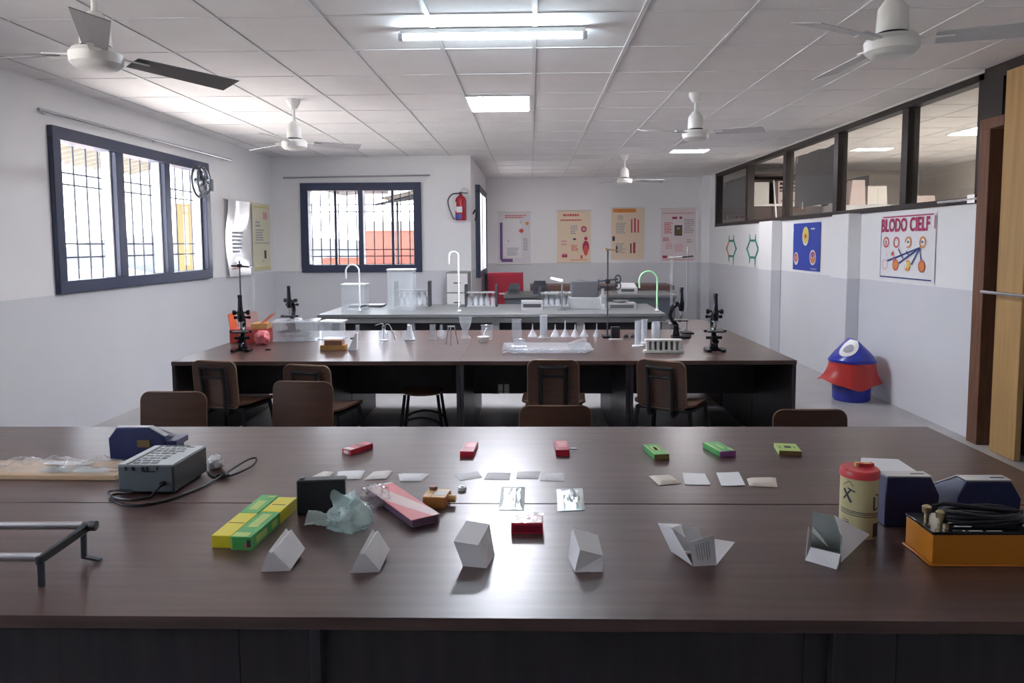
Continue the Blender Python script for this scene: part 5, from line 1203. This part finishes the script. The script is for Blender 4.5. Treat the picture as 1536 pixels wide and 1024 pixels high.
for zz in (0.078, 0.073, 0.067): stroke(180, zz + 0.004, 320, zz - 0.003, 0.0022)
stroke(194, 0.052, 214, 0.050, 0.002); stroke(190, 0.150, 212, 0.164, 0.002); stroke(212, 0.164, 226, 0.152, 0.002)
for k in range(6): stroke(188 + k * 3.5, 0.044 - k * 0.004, 214, 0.044 - k * 0.004, 0.0045)
for k in range(8): stroke(289, 0.044 - k * 0.005, 316, 0.044 - k * 0.005, 0.0055)
m.build('markings', t)
t = thing('paper_sheet', 'white papers lying behind the yellow canister and the navy instrument', 'paper', (1.27, 2.70, TZ))
MB().use('white_paper').hexa([(-0.10, -0.09, 0.0), (0.12, -0.11, 0.0), (0.13, 0.10, 0.0), (0.0, 0.12, 0.0)], [(-0.10, -0.09, 0.012), (0.12, -0.11, 0.012), (0.13, 0.10, 0.012), (0.0, 0.12, 0.012)]).build('sheets', t)

# navy instruments on the right
def navy(label, x0, y0, wb, wt0, wt1, bulge, h, hb, depth, rot=0.0):
    """case seen from behind: upright back, sides swelling, grey panel sloping away on the far side"""
    t = thing('lab_meter', label, 'instrument', (x0, y0, TZ), rot, 'navy cased instruments')
    def sec(y, k, hh):   # outline across x at depth y
        return [(0.0, y, 0.0), (wb, y, 0.0), (wb + bulge * k, y, hb * hh), (wt1, y, h * hh), (wt0, y, h * hh), (0.0, y, hb * hh * (1.0 if wt0 > 0.02 else 0.9))]
    a = sec(0.0, 1, 1.0); b = sec(0.05, 1, 1.0); c = sec(depth, 1, 0.52)
    n = 6; v = a + b + c
    f = [tuple(range(n)), tuple(reversed(range(2 * n, 3 * n)))]
    for s in (0, 1):
        f += [(s * n + i, s * n + (i + 1) % n, (s + 1) * n + (i + 1) % n, (s + 1) * n + i) for i in range(n)]
    MB().use('navy_case').add(v, f).build('case', t, 0.004)
    m = MB().use('grey_panel')
    e = 0.0015
    def up(p, d): return Vector(p) + Vector((0, 0, d))
    m.hexa([up(a[4], e), up(a[3], e), up(b[3], e), up(b[4], e)], [up(a[4], 0.005), up(a[3], 0.005), up(b[3], 0.005), up(b[4], 0.005)])
    m.hexa([up(b[4], e), up(b[3], e), up(c[3], e), up(c[4], e)], [up(b[4], 0.005), up(b[3], 0.005), up(c[3], 0.005), up(c[4], 0.005)])
    m.build('control_panel', t)
    m = MB().use('ink').hexa([Vector((wt1 - 0.05, 0.02, h + 0.0052)), Vector((wt1 - 0.01, 0.02, h + 0.0052)), Vector((wt1 - 0.01, 0.026, h + 0.0052)), Vector((wt1 - 0.05, 0.026, h + 0.0052))], [Vector((wt1 - 0.05, 0.02, h + 0.006)), Vector((wt1 - 0.01, 0.02, h + 0.006)), Vector((wt1 - 0.01, 0.026, h + 0.006)), Vector((wt1 - 0.05, 0.026, h + 0.006))])
    m.build('panel_print', t)
    return t
navy('navy blue instrument between the yellow canister and the other navy one', 1.043, 2.15, 0.150, 0.004, 0.132, 0.008, 0.148, 0.095, 0.17)
navy('navy blue instrument at the right edge, behind the orange box', 1.262, 2.165, 0.180, 0.022, 0.155, 0.006, 0.132, 0.080, 0.17)

# orange box with black top and leads
t = thing('meter_box', 'orange wooden box with a black top and coiled black leads, at the right edge', 'meter box', (1.19, 1.955, TZ), 0)
MB().use('orange_wood').box(-0.150, 0.16, -0.068, 0.068, 0.004, 0.082).use('orange_wood').box(-0.156, 0.166, -0.074, 0.074, 0.0, 0.0041).build('case', t, 0.002)
MB().use('black_gloss').box(-0.152, 0.162, -0.070, 0.070, 0.0823, 0.090).build('top_panel', t, 0.0015)
for x, y in ((-0.115, 0.03), (-0.10, -0.01)):
    m = MB().use('brass').lathe([(0, 0.0903), (0.006, 0.0903), (0.006, 0.105), (0.011, 0.106), (0.012, 0.122), (0.006, 0.126), (0.0, 0.127)], c=(x, y, 0), n=12); m.build('terminal', t)
MB().use('brass').lathe([(0, 0.0903), (0.007, 0.0903), (0.007, 0.102), (0, 0.103)], c=(-0.105, -0.045, 0), n=12).build('terminal', t)
pts = []
for i in range(64):
    a = i / 64 * 2 * PI * 4
    pts.append((0.0 + 0.105 * math.cos(a) * (1 - 0.05 * math.sin(a * 0.37)) + 0.015, 0.0 + 0.042 * math.sin(a), 0.094 + 0.030 * i / 64 + 0.004 * math.sin(a * 2.3)))
MB().use('black_plastic').tube([(-0.10, -0.01, 0.118)] + pts + [(-0.07, 0.03, 0.13), (-0.115, 0.03, 0.118)], 0.0055, 7).build('coiled_lead', t)
MB().use('chrome').cyl((-0.085, -0.045, 0.0955), (-0.04, -0.045, 0.0955), 0.003, n=8).cyl((0.095, -0.04, 0.0955), (0.125, -0.052, 0.0955), 0.004, n=8).build('plug_pin', t)
MB().use('off_white').box(-0.07, -0.065, -0.064, -0.058, 0.0901, 0.0906).box(-0.055, -0.02, -0.064, -0.058, 0.0901, 0.0906).box(-0.01, 0.03, -0.063, -0.059, 0.0901, 0.0906).build('panel_print', t)
# ------------------------------------------------------------------ sink island behind the middle row
IY0, IY1, IZ = 7.76, 9.05, 0.86
t = thing('sink_island', 'long grey topped sink island behind the middle row of tables', 'counter', (-0.42, (IY0 + IY1) / 2, 0))
d = (IY1 - IY0) / 2; w = 1.84
MB().use('counter_stone').box(-w, w, -d, d, IZ - 0.035, IZ).build('worktop', t, 0.004)
MB().use('counter_apron').box(-w + 0.03, w - 0.03, -d + 0.03, d - 0.03, IZ - 0.095, IZ - 0.0355).build('apron', t)
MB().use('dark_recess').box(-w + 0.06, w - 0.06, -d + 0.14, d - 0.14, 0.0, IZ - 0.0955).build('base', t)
for i in range(5): MB().use('counter_apron').box(-w + 0.05 + i * 0.9, -w + 0.13 + i * 0.9, -d + 0.04, -d + 0.12, 0.0, IZ - 0.0955).build('leg', t)
def gooseneck(label, x, y, h, reach, mt, mt2=None):
    t = thing('tap', label, 'tap', (x, y, IZ), 0, 'gooseneck taps')
    k = h - abs(reach) / 2
    MB().use('chrome').lathe([(0, 0), (0.03, 0), (0.03, 0.012), (0.014, 0.03), (0.012, 0.06), (0, 0.06)], n=14).build('tap_base', t)
    arc = [(0, 0, 0.05), (0, 0, k * 0.5), (0, 0, k)] + [(reach / 2 - reach / 2 * math.cos(PI * i / 8), 0, k + abs(reach) / 2 * math.sin(PI * i / 8)) for i in range(1, 9)] + [(reach, 0, k - 0.08)]
    MB().use(mt).tube(smooth_path(arc, 3), 0.0095, 8).build('spout', t)
    MB().use('gun_steel').cyl((0.0, 0, 0.06), (0.07, 0, 0.075), 0.008, n=8).build('lever', t)
    return t
gooseneck('white gooseneck tap at the left of the sink island, under the back window', -1.87, 8.05, 0.52, -0.145, 'white_plastic')
gooseneck('tall tap with a white hooked top near the middle of the sink island', -0.775, 8.00, 0.655, -0.10, 'white_plastic')
gooseneck('bright green gooseneck tube at the right of the sink island', 1.36, 7.95, 0.435, -0.19, 'green_tube')
def acrylic_box(label, x, y, w, d, h):
    t = thing('clear_cover', label, 'cover', (x, y, IZ), 0, 'clear covers on the sink island')
    k = 0.006
    MB().use('acrylic').box(-w / 2, w / 2, -d / 2, -d / 2 + k, 0, h).box(-w / 2, w / 2, d / 2 - k, d / 2, 0, h).box(-w / 2, -w / 2 + k, -d / 2 + k, d / 2 - k, 0, h).box(w / 2 - k, w / 2, -d / 2 + k, d / 2 - k, 0, h).build('walls', t)
    m = MB().use('white_plastic')
    m.box(-w / 2 - 0.006, w / 2 + 0.006, -d / 2 - 0.006, d / 2 + 0.006, h + 0.0005, h + 0.014)
    m.build('top_edge', t)
    return t
acrylic_box('taller clear cover box standing under the right part of the back window', -1.455, 8.35, 0.29, 0.22, 0.45)
acrylic_box('lower clear cover box at the left end of the sink island', -1.99, 8.35, 0.26, 0.24, 0.285)
# racks and boxes on the island
def bottle_rack(label, x, y, w, n, h):
    t = thing('reagent_rack', label, 'rack', (x, y, IZ), 0, 'wooden racks on the sink island')
    MB().use('counter_apron').box(-w / 2, w / 2, -0.08, 0.08, 0.0, 0.012).box(-w / 2, w / 2, -0.08, 0.08, h * 0.62, h * 0.62 + 0.012).build('shelf', t)
    for s in (-1, 1): MB().use('dark_recess').box(s * w / 2 - 0.012, s * w / 2 + 0.012, -0.085, 0.085, 0.0, h).build('side_board', t)
    return t
bottle_rack('dark framed rack on the sink island, left of centre', -1.40, 8.80, 0.40, 5, 0.30)
bottle_rack('dark framed rack on the sink island behind the goblet shaped beaker', -0.58, 8.75, 0.36, 5, 0.26)
bottle_rack('dark framed rack near the middle of the sink island', 0.36, 8.75, 0.50, 6, 0.24)
rr = random.Random(11)
specs = []
bt = [(0, 0), (0.03, 0), (0.032, 0.006), (0.032, 0.09), (0.014, 0.115), (0.014, 0.14), (0, 0.14)]
proto = None
where = ['left of centre', 'behind the goblet shaped beaker', 'near the middle']
for r, (x0, n, z0) in enumerate(((-1.40, 5, 0.0), (-0.58, 5, 0.0), (0.36, 6, 0.0))):
    for i in range(n):
        y = 8.80 if r == 0 else 8.75
        x = x0 + (i - (n - 1) / 2) * 0.07
        lab = 'grey reagent bottle in the dark framed rack ' + where[r]
        if proto is None:
            proto = thing('reagent_bottle', lab, 'bottle', (x, y, IZ + 0.0121 + z0), 0, 'bottles in the rack ' + where[r])
            MB().use('milky_plastic').lathe(bt, n=12).build('glass_body', proto); MB().use('grey_panel').cyl((0, 0, 0.1402), (0, 0, 0.16), 0.016, n=10).build('cap', proto)
        else:
            clone(proto, (x, y, IZ + 0.0121 + z0), 0, lab, 'bottles in the rack ' + where[r])
t = thing('spirit_lamp', 'white hooded lamp on the right half of the sink island', 'lamp', (0.35, 8.15, IZ))
MB().use('brushed_steel').lathe([(0, 0), (0.05, 0), (0.05, 0.01), (0.01, 0.015), (0.008, 0.33), (0, 0.33)]).build('stem', t)
MB().use('white_plastic').hexa([(-0.13, -0.03, 0.35), (0.01, -0.03, 0.315), (0.01, 0.03, 0.315), (-0.13, 0.03, 0.35)], [(-0.12, -0.02, 0.372), (0.01, -0.02, 0.345), (0.01, 0.02, 0.345), (-0.12, 0.02, 0.372)]).build('hood', t)
t = thing('steel_tray', 'shallow steel tray on the left of the sink island', 'tray', (-1.95, 8.8, IZ))
MB().use('brushed_steel').box(-0.2, 0.2, -0.12, 0.12, 0.0, 0.025).build('pan', t, 0.006)
t = thing('white_box', 'white plastic crate on the sink island behind the funnels', 'crate', (0.02, 8.30, IZ))
MB().use('counter_apron').box(-0.12, 0.12, -0.1, 0.1, 0.0, 0.10).use('dark_recess').box(-0.1, 0.1, -0.1008, -0.1002, 0.03, 0.07).build('crate', t, 0.004)
t = thing('instrument_box', 'grey instrument with a dark screen on the sink island, left of the clamp stand', 'instrument', (0.62, 8.40, IZ))
MB().use('meter_grey').box(-0.15, 0.15, -0.03, 0.03, 0.13, 0.31).use('counter_apron').box(-0.18, 0.18, -0.08, 0.10, 0.0, 0.13).build('case', t, 0.004)
MB().use('charcoal_sheet').box(-0.14, 0.14, -0.0345, -0.0305, 0.14, 0.30).build('screen', t)
t = thing('balance', 'pale weighing balance between the clamp stand and the green tube', 'balance', (1.02, 8.35, IZ))
MB().use('counter_apron').box(-0.16, 0.16, -0.12, 0.12, 0.0, 0.07).use('charcoal_sheet').box(-0.13, 0.13, -0.1208, -0.1202, 0.015, 0.055).build('case', t, 0.005)
MB().use('brushed_steel').lathe([(0, 0.071), (0.02, 0.071), (0.02, 0.085), (0.09, 0.09), (0.09, 0.095), (0, 0.095)]).build('pan', t)
t = thing('glass_bottle', 'clear bottle beside the balance on the sink island', 'bottle', (0.80, 8.15, IZ))
MB().use('lab_glass').lathe([(0, 0), (0.035, 0), (0.035, 0.16), (0.014, 0.2), (0.014, 0.24), (0, 0.24)]).build('glass_body', t)

# ------------------------------------------------------------------ far end of the room
t = thing('red_cabinet', 'red metal cabinet with a white handle in the far left corner', 'cabinet', (-0.46, 13.85, 0))
MB().use('red_cabinet').box(-0.33, 0.33, -0.2, 0.2, 0.0, 1.06).build('body', t, 0.006)
MB().use('red_cabinet').box(-0.315, 0.315, -0.215, -0.2005, 0.1, 1.04).build('door', t, 0.004)
MB().use('white_plastic').cyl((-0.11, -0.235, 0.68), (0.20, -0.235, 0.68), 0.018, n=8).build('handle', t)
MB().use('dark_recess').box(-0.39, -0.3305, -0.18, 0.2, 0.0, 1.04).build('side_frame', t)
t = thing('white_cupboard', 'pale cupboard with dark handles against the back wall under the extinguisher', 'cupboard', (-1.06, 10.94, 0))
MB().use('counter_apron').box(-0.16, 0.16, -0.22, 0.23, 0.0, 1.19).build('body', t, 0.004)
for z0, z1 in ((0.62, 0.88), (0.90, 1.17)):
    dr = MB().use('white_plastic').box(-0.15, 0.15, -0.234, -0.2205, z0, z1).build('drawer', t, 0.003)
    MB().use('ink').box(-0.05, 0.05, -0.245, -0.2345, (z0 + z1) / 2 - 0.008, (z0 + z1) / 2 + 0.008).build('handle', dr)
t = thing('lab_bench', 'long far bench with a brown edged top along the far wall', 'bench', (1.35, 14.35, 0))
MB().use('bench_brown').box(-1.35, 1.35, -0.45, 0.45, 0.72, 0.80).build('worktop', t, 0.003)
MB().use('counter_apron').box(-1.33, 1.33, -0.40, 0.43, 0.42, 0.7195).build('apron', t)
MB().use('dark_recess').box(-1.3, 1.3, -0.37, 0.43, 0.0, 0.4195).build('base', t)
t = thing('lab_bench', 'grey work bench between the sink island and the far bench', 'bench', (0.9, 11.6, 0))
MB().use('counter_stone').box(-1.3, 1.3, -0.5, 0.5, 0.78, 0.82).build('worktop', t, 0.003)
MB().use('meter_grey').box(-1.28, 1.28, -0.45, 0.45, 0.0, 0.7795).build('base', t)
for lab, x, y, w_, h_, mt in (('dark grey apparatus on the grey bench behind the third funnel', 0.15, 11.5, 0.22, 0.20, 'gun_steel'), ('pale apparatus on the grey bench behind the tall retort stand', 0.75, 11.5, 0.26, 0.22, 'counter_apron'), ('dark box on the grey bench near its left end', -0.25, 11.5, 0.18, 0.16, 'meter_grey'), ('white box on the grey bench near its right end', 1.5, 11.5, 0.3, 0.16, 'grey_panel')):
    t = thing('apparatus', lab, 'apparatus', (x, y, 0.82), 0, 'apparatus on the grey bench')
    MB().use(mt).box(-w_ / 2, w_ / 2, -0.1, 0.1, 0.0, h_ * 0.6).hexa([(-w_ / 2, -0.02, h_ * 0.6), (w_ / 2, -0.02, h_ * 0.6), (w_ / 2, 0.1, h_ * 0.6), (-w_ / 2, 0.1, h_ * 0.6)], [(-w_ / 2.6, 0.03, h_), (w_ / 2.6, 0.03, h_), (w_ / 2.6, 0.09, h_), (-w_ / 2.6, 0.09, h_)]).build('case', t, 0.003)
    MB().use('charcoal_sheet').box(-w_ / 3, w_ / 3, -0.104, -0.1005, h_ * 0.2, h_ * 0.45).build('display', t)

# ------------------------------------------------------------------ behind the glazed strip
def dark_sheet(label, y0, y1, z0, z1, sk, seed):
    t = thing('dark_sheet', label, 'sheet', (XR + 0.065, (y0 + y1) / 2, (z0 + z1) / 2), 0, 'dark sheets behind the glass')
    w_ = (y1 - y0) / 2; h_ = (z1 - z0) / 2; rr = random.Random(seed)
    top = [(-w_ + 2 * w_ * i / 10, h_ + sk * (i / 10 - 0.5) + rr.random() * 0.02) for i in range(11)]
    poly = [(-w_, -h_), (w_, -h_)] + list(reversed(top))
    MB().use('charcoal_sheet').prism(poly, 0, 0.004, 'X').build('sheet', t)
    m = MB().use('off_white')
    for y, z in ((-w_ + 0.06, h_ - 0.03), (w_ - 0.06, h_ - 0.03), (-w_ + 0.05, -h_ + 0.02), (w_ - 0.3, -h_ + 0.02)): m.box(-0.003, -0.0005, y - 0.015, y + 0.015, z - 0.05, z + 0.05)
    m.build('tape', t)
dark_sheet('dark sheet taped behind the farthest pane of the glazed strip', 12.45, 14.05, 2.02, 2.70, 0.0, 1)
dark_sheet('dark sheet taped behind the middle pane of the glazed strip', 8.92, 10.30, 2.06, 2.74, 0.0, 2)
t = thing('bookcase', 'dark bookcase seen through the open second pane of the glazed strip', 'bookcase', (4.28, 12.75, 0))
MB().use('dark_wood').box(-0.57, 0.57, 0.17, 0.2, 0, 2.72).build('back_board', t)
MB().use('dark_wood').box(-0.57, 0.57, -0.2, -0.17, 0, 2.19).build('front_board', t)
for z_ in (2.20, 2.69): MB().use('dark_wood').box(-0.57, 0.57, -0.2, 0.17, z_, z_ + 0.03).build('shelf', t)
MB().use('off_white').box(-0.57, 0.57, -0.206, -0.2005, 2.195, 2.235).build('shelf_edge', t)
for s in (-0.57, 0.54): MB().use('dark_wood').box(s, s + 0.03, -0.2, 0.17, 2.231, 2.689).build('side_board', t)
for lab, x0, x1, z0, z1, mt, nm in (('cream paper pad on the dark bookcase', -0.53, -0.27, 2.23, 2.60, 'off_white', 'paper_pad'), ('pink box file at the middle of the dark bookcase', -0.12, 0.28, 2.23, 2.42, 'pale_carton', 'box_file')):
    t = thing(nm, lab, 'stationery', (4.28, 12.75, 0)); MB().use(mt).box(x0, x1, -0.14, 0.1, z0 + 0.0005, z1).build('body', t, 0.003)
    if nm == 'box_file': MB().use('bench_brown').box(x0 + 0.05, x1 - 0.05, -0.1415, -0.1405, z0 + 0.05, z0 + 0.07).build('label_slot', t)
t = thing('box_file', 'pink tray standing on the pink box file in the dark bookcase', 'stationery', (4.28, 12.75, 0))
m = MB().use('pale_carton').box(-0.12, 0.28, -0.14, 0.1, 2.4205, 2.435).box(-0.12, -0.10, -0.14, 0.1, 2.435, 2.60).box(0.26, 0.28, -0.14, 0.1, 2.435, 2.60).box(-0.12, 0.28, -0.14, 0.1, 2.60, 2.615).use('bench_brown').box(-0.1, 0.26, 0.08, 0.1, 2.435, 2.60).use('pale_carton').box(-0.08, 0.24, -0.12, 0.06, 2.47, 2.49).box(-0.08, 0.24, -0.12, 0.06, 2.53, 2.55); m.build('tray', t)
t = thing('pole', 'thin pale pole leaning in front of the dark bookcase', 'pole', (4.10, 12.35, 0))
MB().use('off_white').cyl((0.12, -0.05, 0), (-0.05, 0.17, 2.62), 0.014, n=8).build('pole', t)
t = thing('storage_cabinet', 'tall pale cabinet top seen through the fourth pane of the glazed strip', 'cabinet', (5.75, 12.45, 0))
MB().use('grey_panel').box(-0.85, 0.9, -0.3, 0.3, 0.0, 2.19).build('body', t, 0.004)
t = thing('display_board', 'dark display board leaning on the wall above the pale cabinet', 'board', (5.35, 12.72, 2.1905))
MB().use('charcoal_sheet').prism([(-0.42, 0.0), (0.35, 0.0), (0.35, 0.52), (-0.42, 0.36)], -0.012, 0.012, 'Y').build('board', t)
for lab, x, w_, h_, mt in (('leaning pink carton on the pale cabinet', 5.30, 0.26, 0.40, 'pale_carton'), ('upright white carton with doors on the pale cabinet', 5.62, 0.32, 0.30, 'off_white'), ('small pink carton at the left on the pale cabinet', 4.99, 0.16, 0.20, 'pale_carton'), ('low pink crate at the right on the pale cabinet', 6.30, 0.5, 0.14, 'pale_carton')):
    t = thing('storage_carton', lab, 'carton', (x, 12.30, 2.1905), 0, 'cartons on the pale cabinet')
    sk = 0.04 if 'leaning' in lab else 0.0
    MB().use(mt).hexa([(-w_ / 2, -0.1, 0), (w_ / 2, -0.1, 0), (w_ / 2, 0.1, 0), (-w_ / 2, 0.1, 0)], [(-w_ / 2 + sk, -0.1, h_), (w_ / 2 - 0.02, -0.1, h_), (w_ / 2 - 0.02, 0.1, h_), (-w_ / 2 + sk, 0.1, h_)]).build('box', t, 0.003)
    if 'doors' in lab: MB().use('grey_ink').box(-0.003, 0.003, -0.1012, -0.1005, 0.02, h_ - 0.04).build('seam', t)

# ------------------------------------------------------------------ outside the windows
o = MB().use('ground_dust').box(-160, 60, -60, 260, -4.4, -4.0).build('ground'); tag(o, kind='structure')
t = thing('awning', 'translucent corrugated awning on steel beams outside the left window', 'awning', (-5.35, 9.0, 0))
def aw(u, v):
    x = 1.0 - 2.25 * u; y = -4.0 + 7.4 * v + 0.25 * math.sin(5 * u)
    return (x, y, 3.38 - 0.27 * (u * 2.25) + 0.022 * math.sin(v * 7.4 * 26))
MB().use('awning_sheet').sheet(aw, 4, 380, 0.004).build('roof_sheet', t)
for i in range(7): MB().use('awning_steel').box(-1.2, 0.98, -3.6 + i * 1.1, -3.55 + i * 1.1, 2.98, 3.02).build('beam', t)
for x_ in (-1.1, -0.2, 0.6): MB().use('awning_steel').box(x_, x_ + 0.05, -4, 3.3, 3.021, 3.07).build('purlin', t)
for y_ in (-3.5, -1.0): MB().use('awning_steel').box(-1.15, -1.09, y_, y_ + 0.06, -4.0, 2.98).build('post', t)
t = thing('yellow_shed', 'yellow corrugated wall outside the right pane of the left window', 'shed', (-5.45, 12.45, -4.0))
m = MB().use('shed_yellow').box(-0.3, 0.45, -0.45, 0.6, 0.0, 6.28)
for i in range(6): m.box(0.4505, 0.468, -0.42 + i * 0.17, -0.33 + i * 0.17, 0.1, 6.25)
m.build('wall_panel', t)
def house(label, x, y, w_, d_, z1, wall, roof, rh=0.8):
    t = thing('house', label, 'building', (x, y, -4.0), 0, 'buildings outside')
    h_ = z1 + 4.0
    MB().use(wall).box(-w_ / 2, w_ / 2, -d_ / 2, d_ / 2, 0, h_).build('walls', t)
    MB().use(roof).prism([(-w_ / 2 - 0.3, h_), (w_ / 2 + 0.3, h_), (0, h_ + rh)], -d_ / 2 - 0.3, d_ / 2 + 0.3, 'Y').build('roof', t)
    for i in range(2):
        MB().use('grille_iron').box(-w_ / 4 + i * w_ / 2 - 0.4, -w_ / 4 + i * w_ / 2 + 0.4, -d_ / 2 - 0.02, -d_ / 2 - 0.001, h_ - 1.9, h_ - 0.7).build('house_window', t)
    return t
house('rust roofed house low outside the left window', -15, 24, 6, 5, 0.15, 'roof_rust', 'roof_rust', 0.7)
house('pale house farther off outside the left window', -28, 38, 9, 7, -0.6, 'house_pale', 'awning_steel', 1.0)
house('pale low house seen in the middle pane of the left window', -17, 33, 5, 5, -1.0, 'house_pale', 'house_pale', 0.9)
house('far pale house outside the back window, on the left', -14.5, 42, 6, 5, 0.0, 'house_pale', 'hill_haze', 1.0)
house('far rust house outside the back window, near its middle', -7.6, 36, 4, 4, 1.0, 'brick_red', 'hill_haze', 0.8)
t = thing('red_building', 'red walled building with a white parapet outside the back window', 'building', (-3.6, 21, -4.0))
MB().use('brick_red').box(-0.75, 0.70, -1.5, 1.5, 0, 5.95).build('walls', t)
MB().use('house_pale').box(-0.80, 0.75, -1.55, 1.55, 5.951, 6.2).build('parapet', t)
MB().use('brick_red').box(-1.65, 1.2, -1.9, -1.501, 0, 4.9).build('low_wall', t)
t = thing('white_block', 'white building right of the red one outside the back window', 'building', (-2.0, 24, -4.0))
MB().use('house_pale').box(-0.9, 1.2, -1, 1, 0, 7.0).build('walls', t)
t = thing('awning', 'slanting steel awning frame outside the top right of the back window', 'awning', (-1.9, 13.2, 0))
for i in range(4): MB().use('awning_steel').cyl((-0.85, 0.2 * i, 2.30 + 0.02 * i), (0.5, 0.2 * i, 2.62 - 0.03 * i), 0.02, n=6).build('beam', t)
MB().use('awning_sheet').hexa([(-0.7, -0.2, 2.40), (0.6, -0.2, 2.68), (0.6, 0.9, 2.68), (-0.7, 0.9, 2.40)], [(-0.7, -0.2, 2.415), (0.6, -0.2, 2.695), (0.6, 0.9, 2.695), (-0.7, 0.9, 2.415)]).build('roof_sheet', t)
for x_ in (-0.6, 0.45): MB().use('awning_steel').cyl((x_, 0.8, -4.0), (x_, 0.8, 2.42 + 0.2 * (x_ > 0)), 0.025, n=6).build('post', t)
t = thing('eave', 'grey eave with a small lamp above the middle of the back window', 'eave', (-3.05, 12.6, 0))
MB().use('awning_steel').prism([(-0.42, 2.62), (0.6, 2.62), (0.6, 2.47), (0.1, 2.47), (-0.18, 2.44)], -1.195, 0.3, 'Y').build('eave_board', t)
MB().use('house_pale').box(0.12, 0.26, -0.22, -0.2, 2.52, 2.57).build('lamp', t)
t = thing('hills', 'low hazy hills on the horizon', 'hills', (0, 0, 0), 0, None, 'stuff')
m = MB().use('hill_haze')
def hz(u, v):
    a = math.radians(95 + 60 * u); R_ = 150
    return (R_ * math.cos(a), R_ * math.sin(a), -4 + v * (6.5 + 3 * noise.noise(Vector((u * 7, 1, 2)))))
m.sheet(hz, 60, 2, 0.5).build('ridge', t)
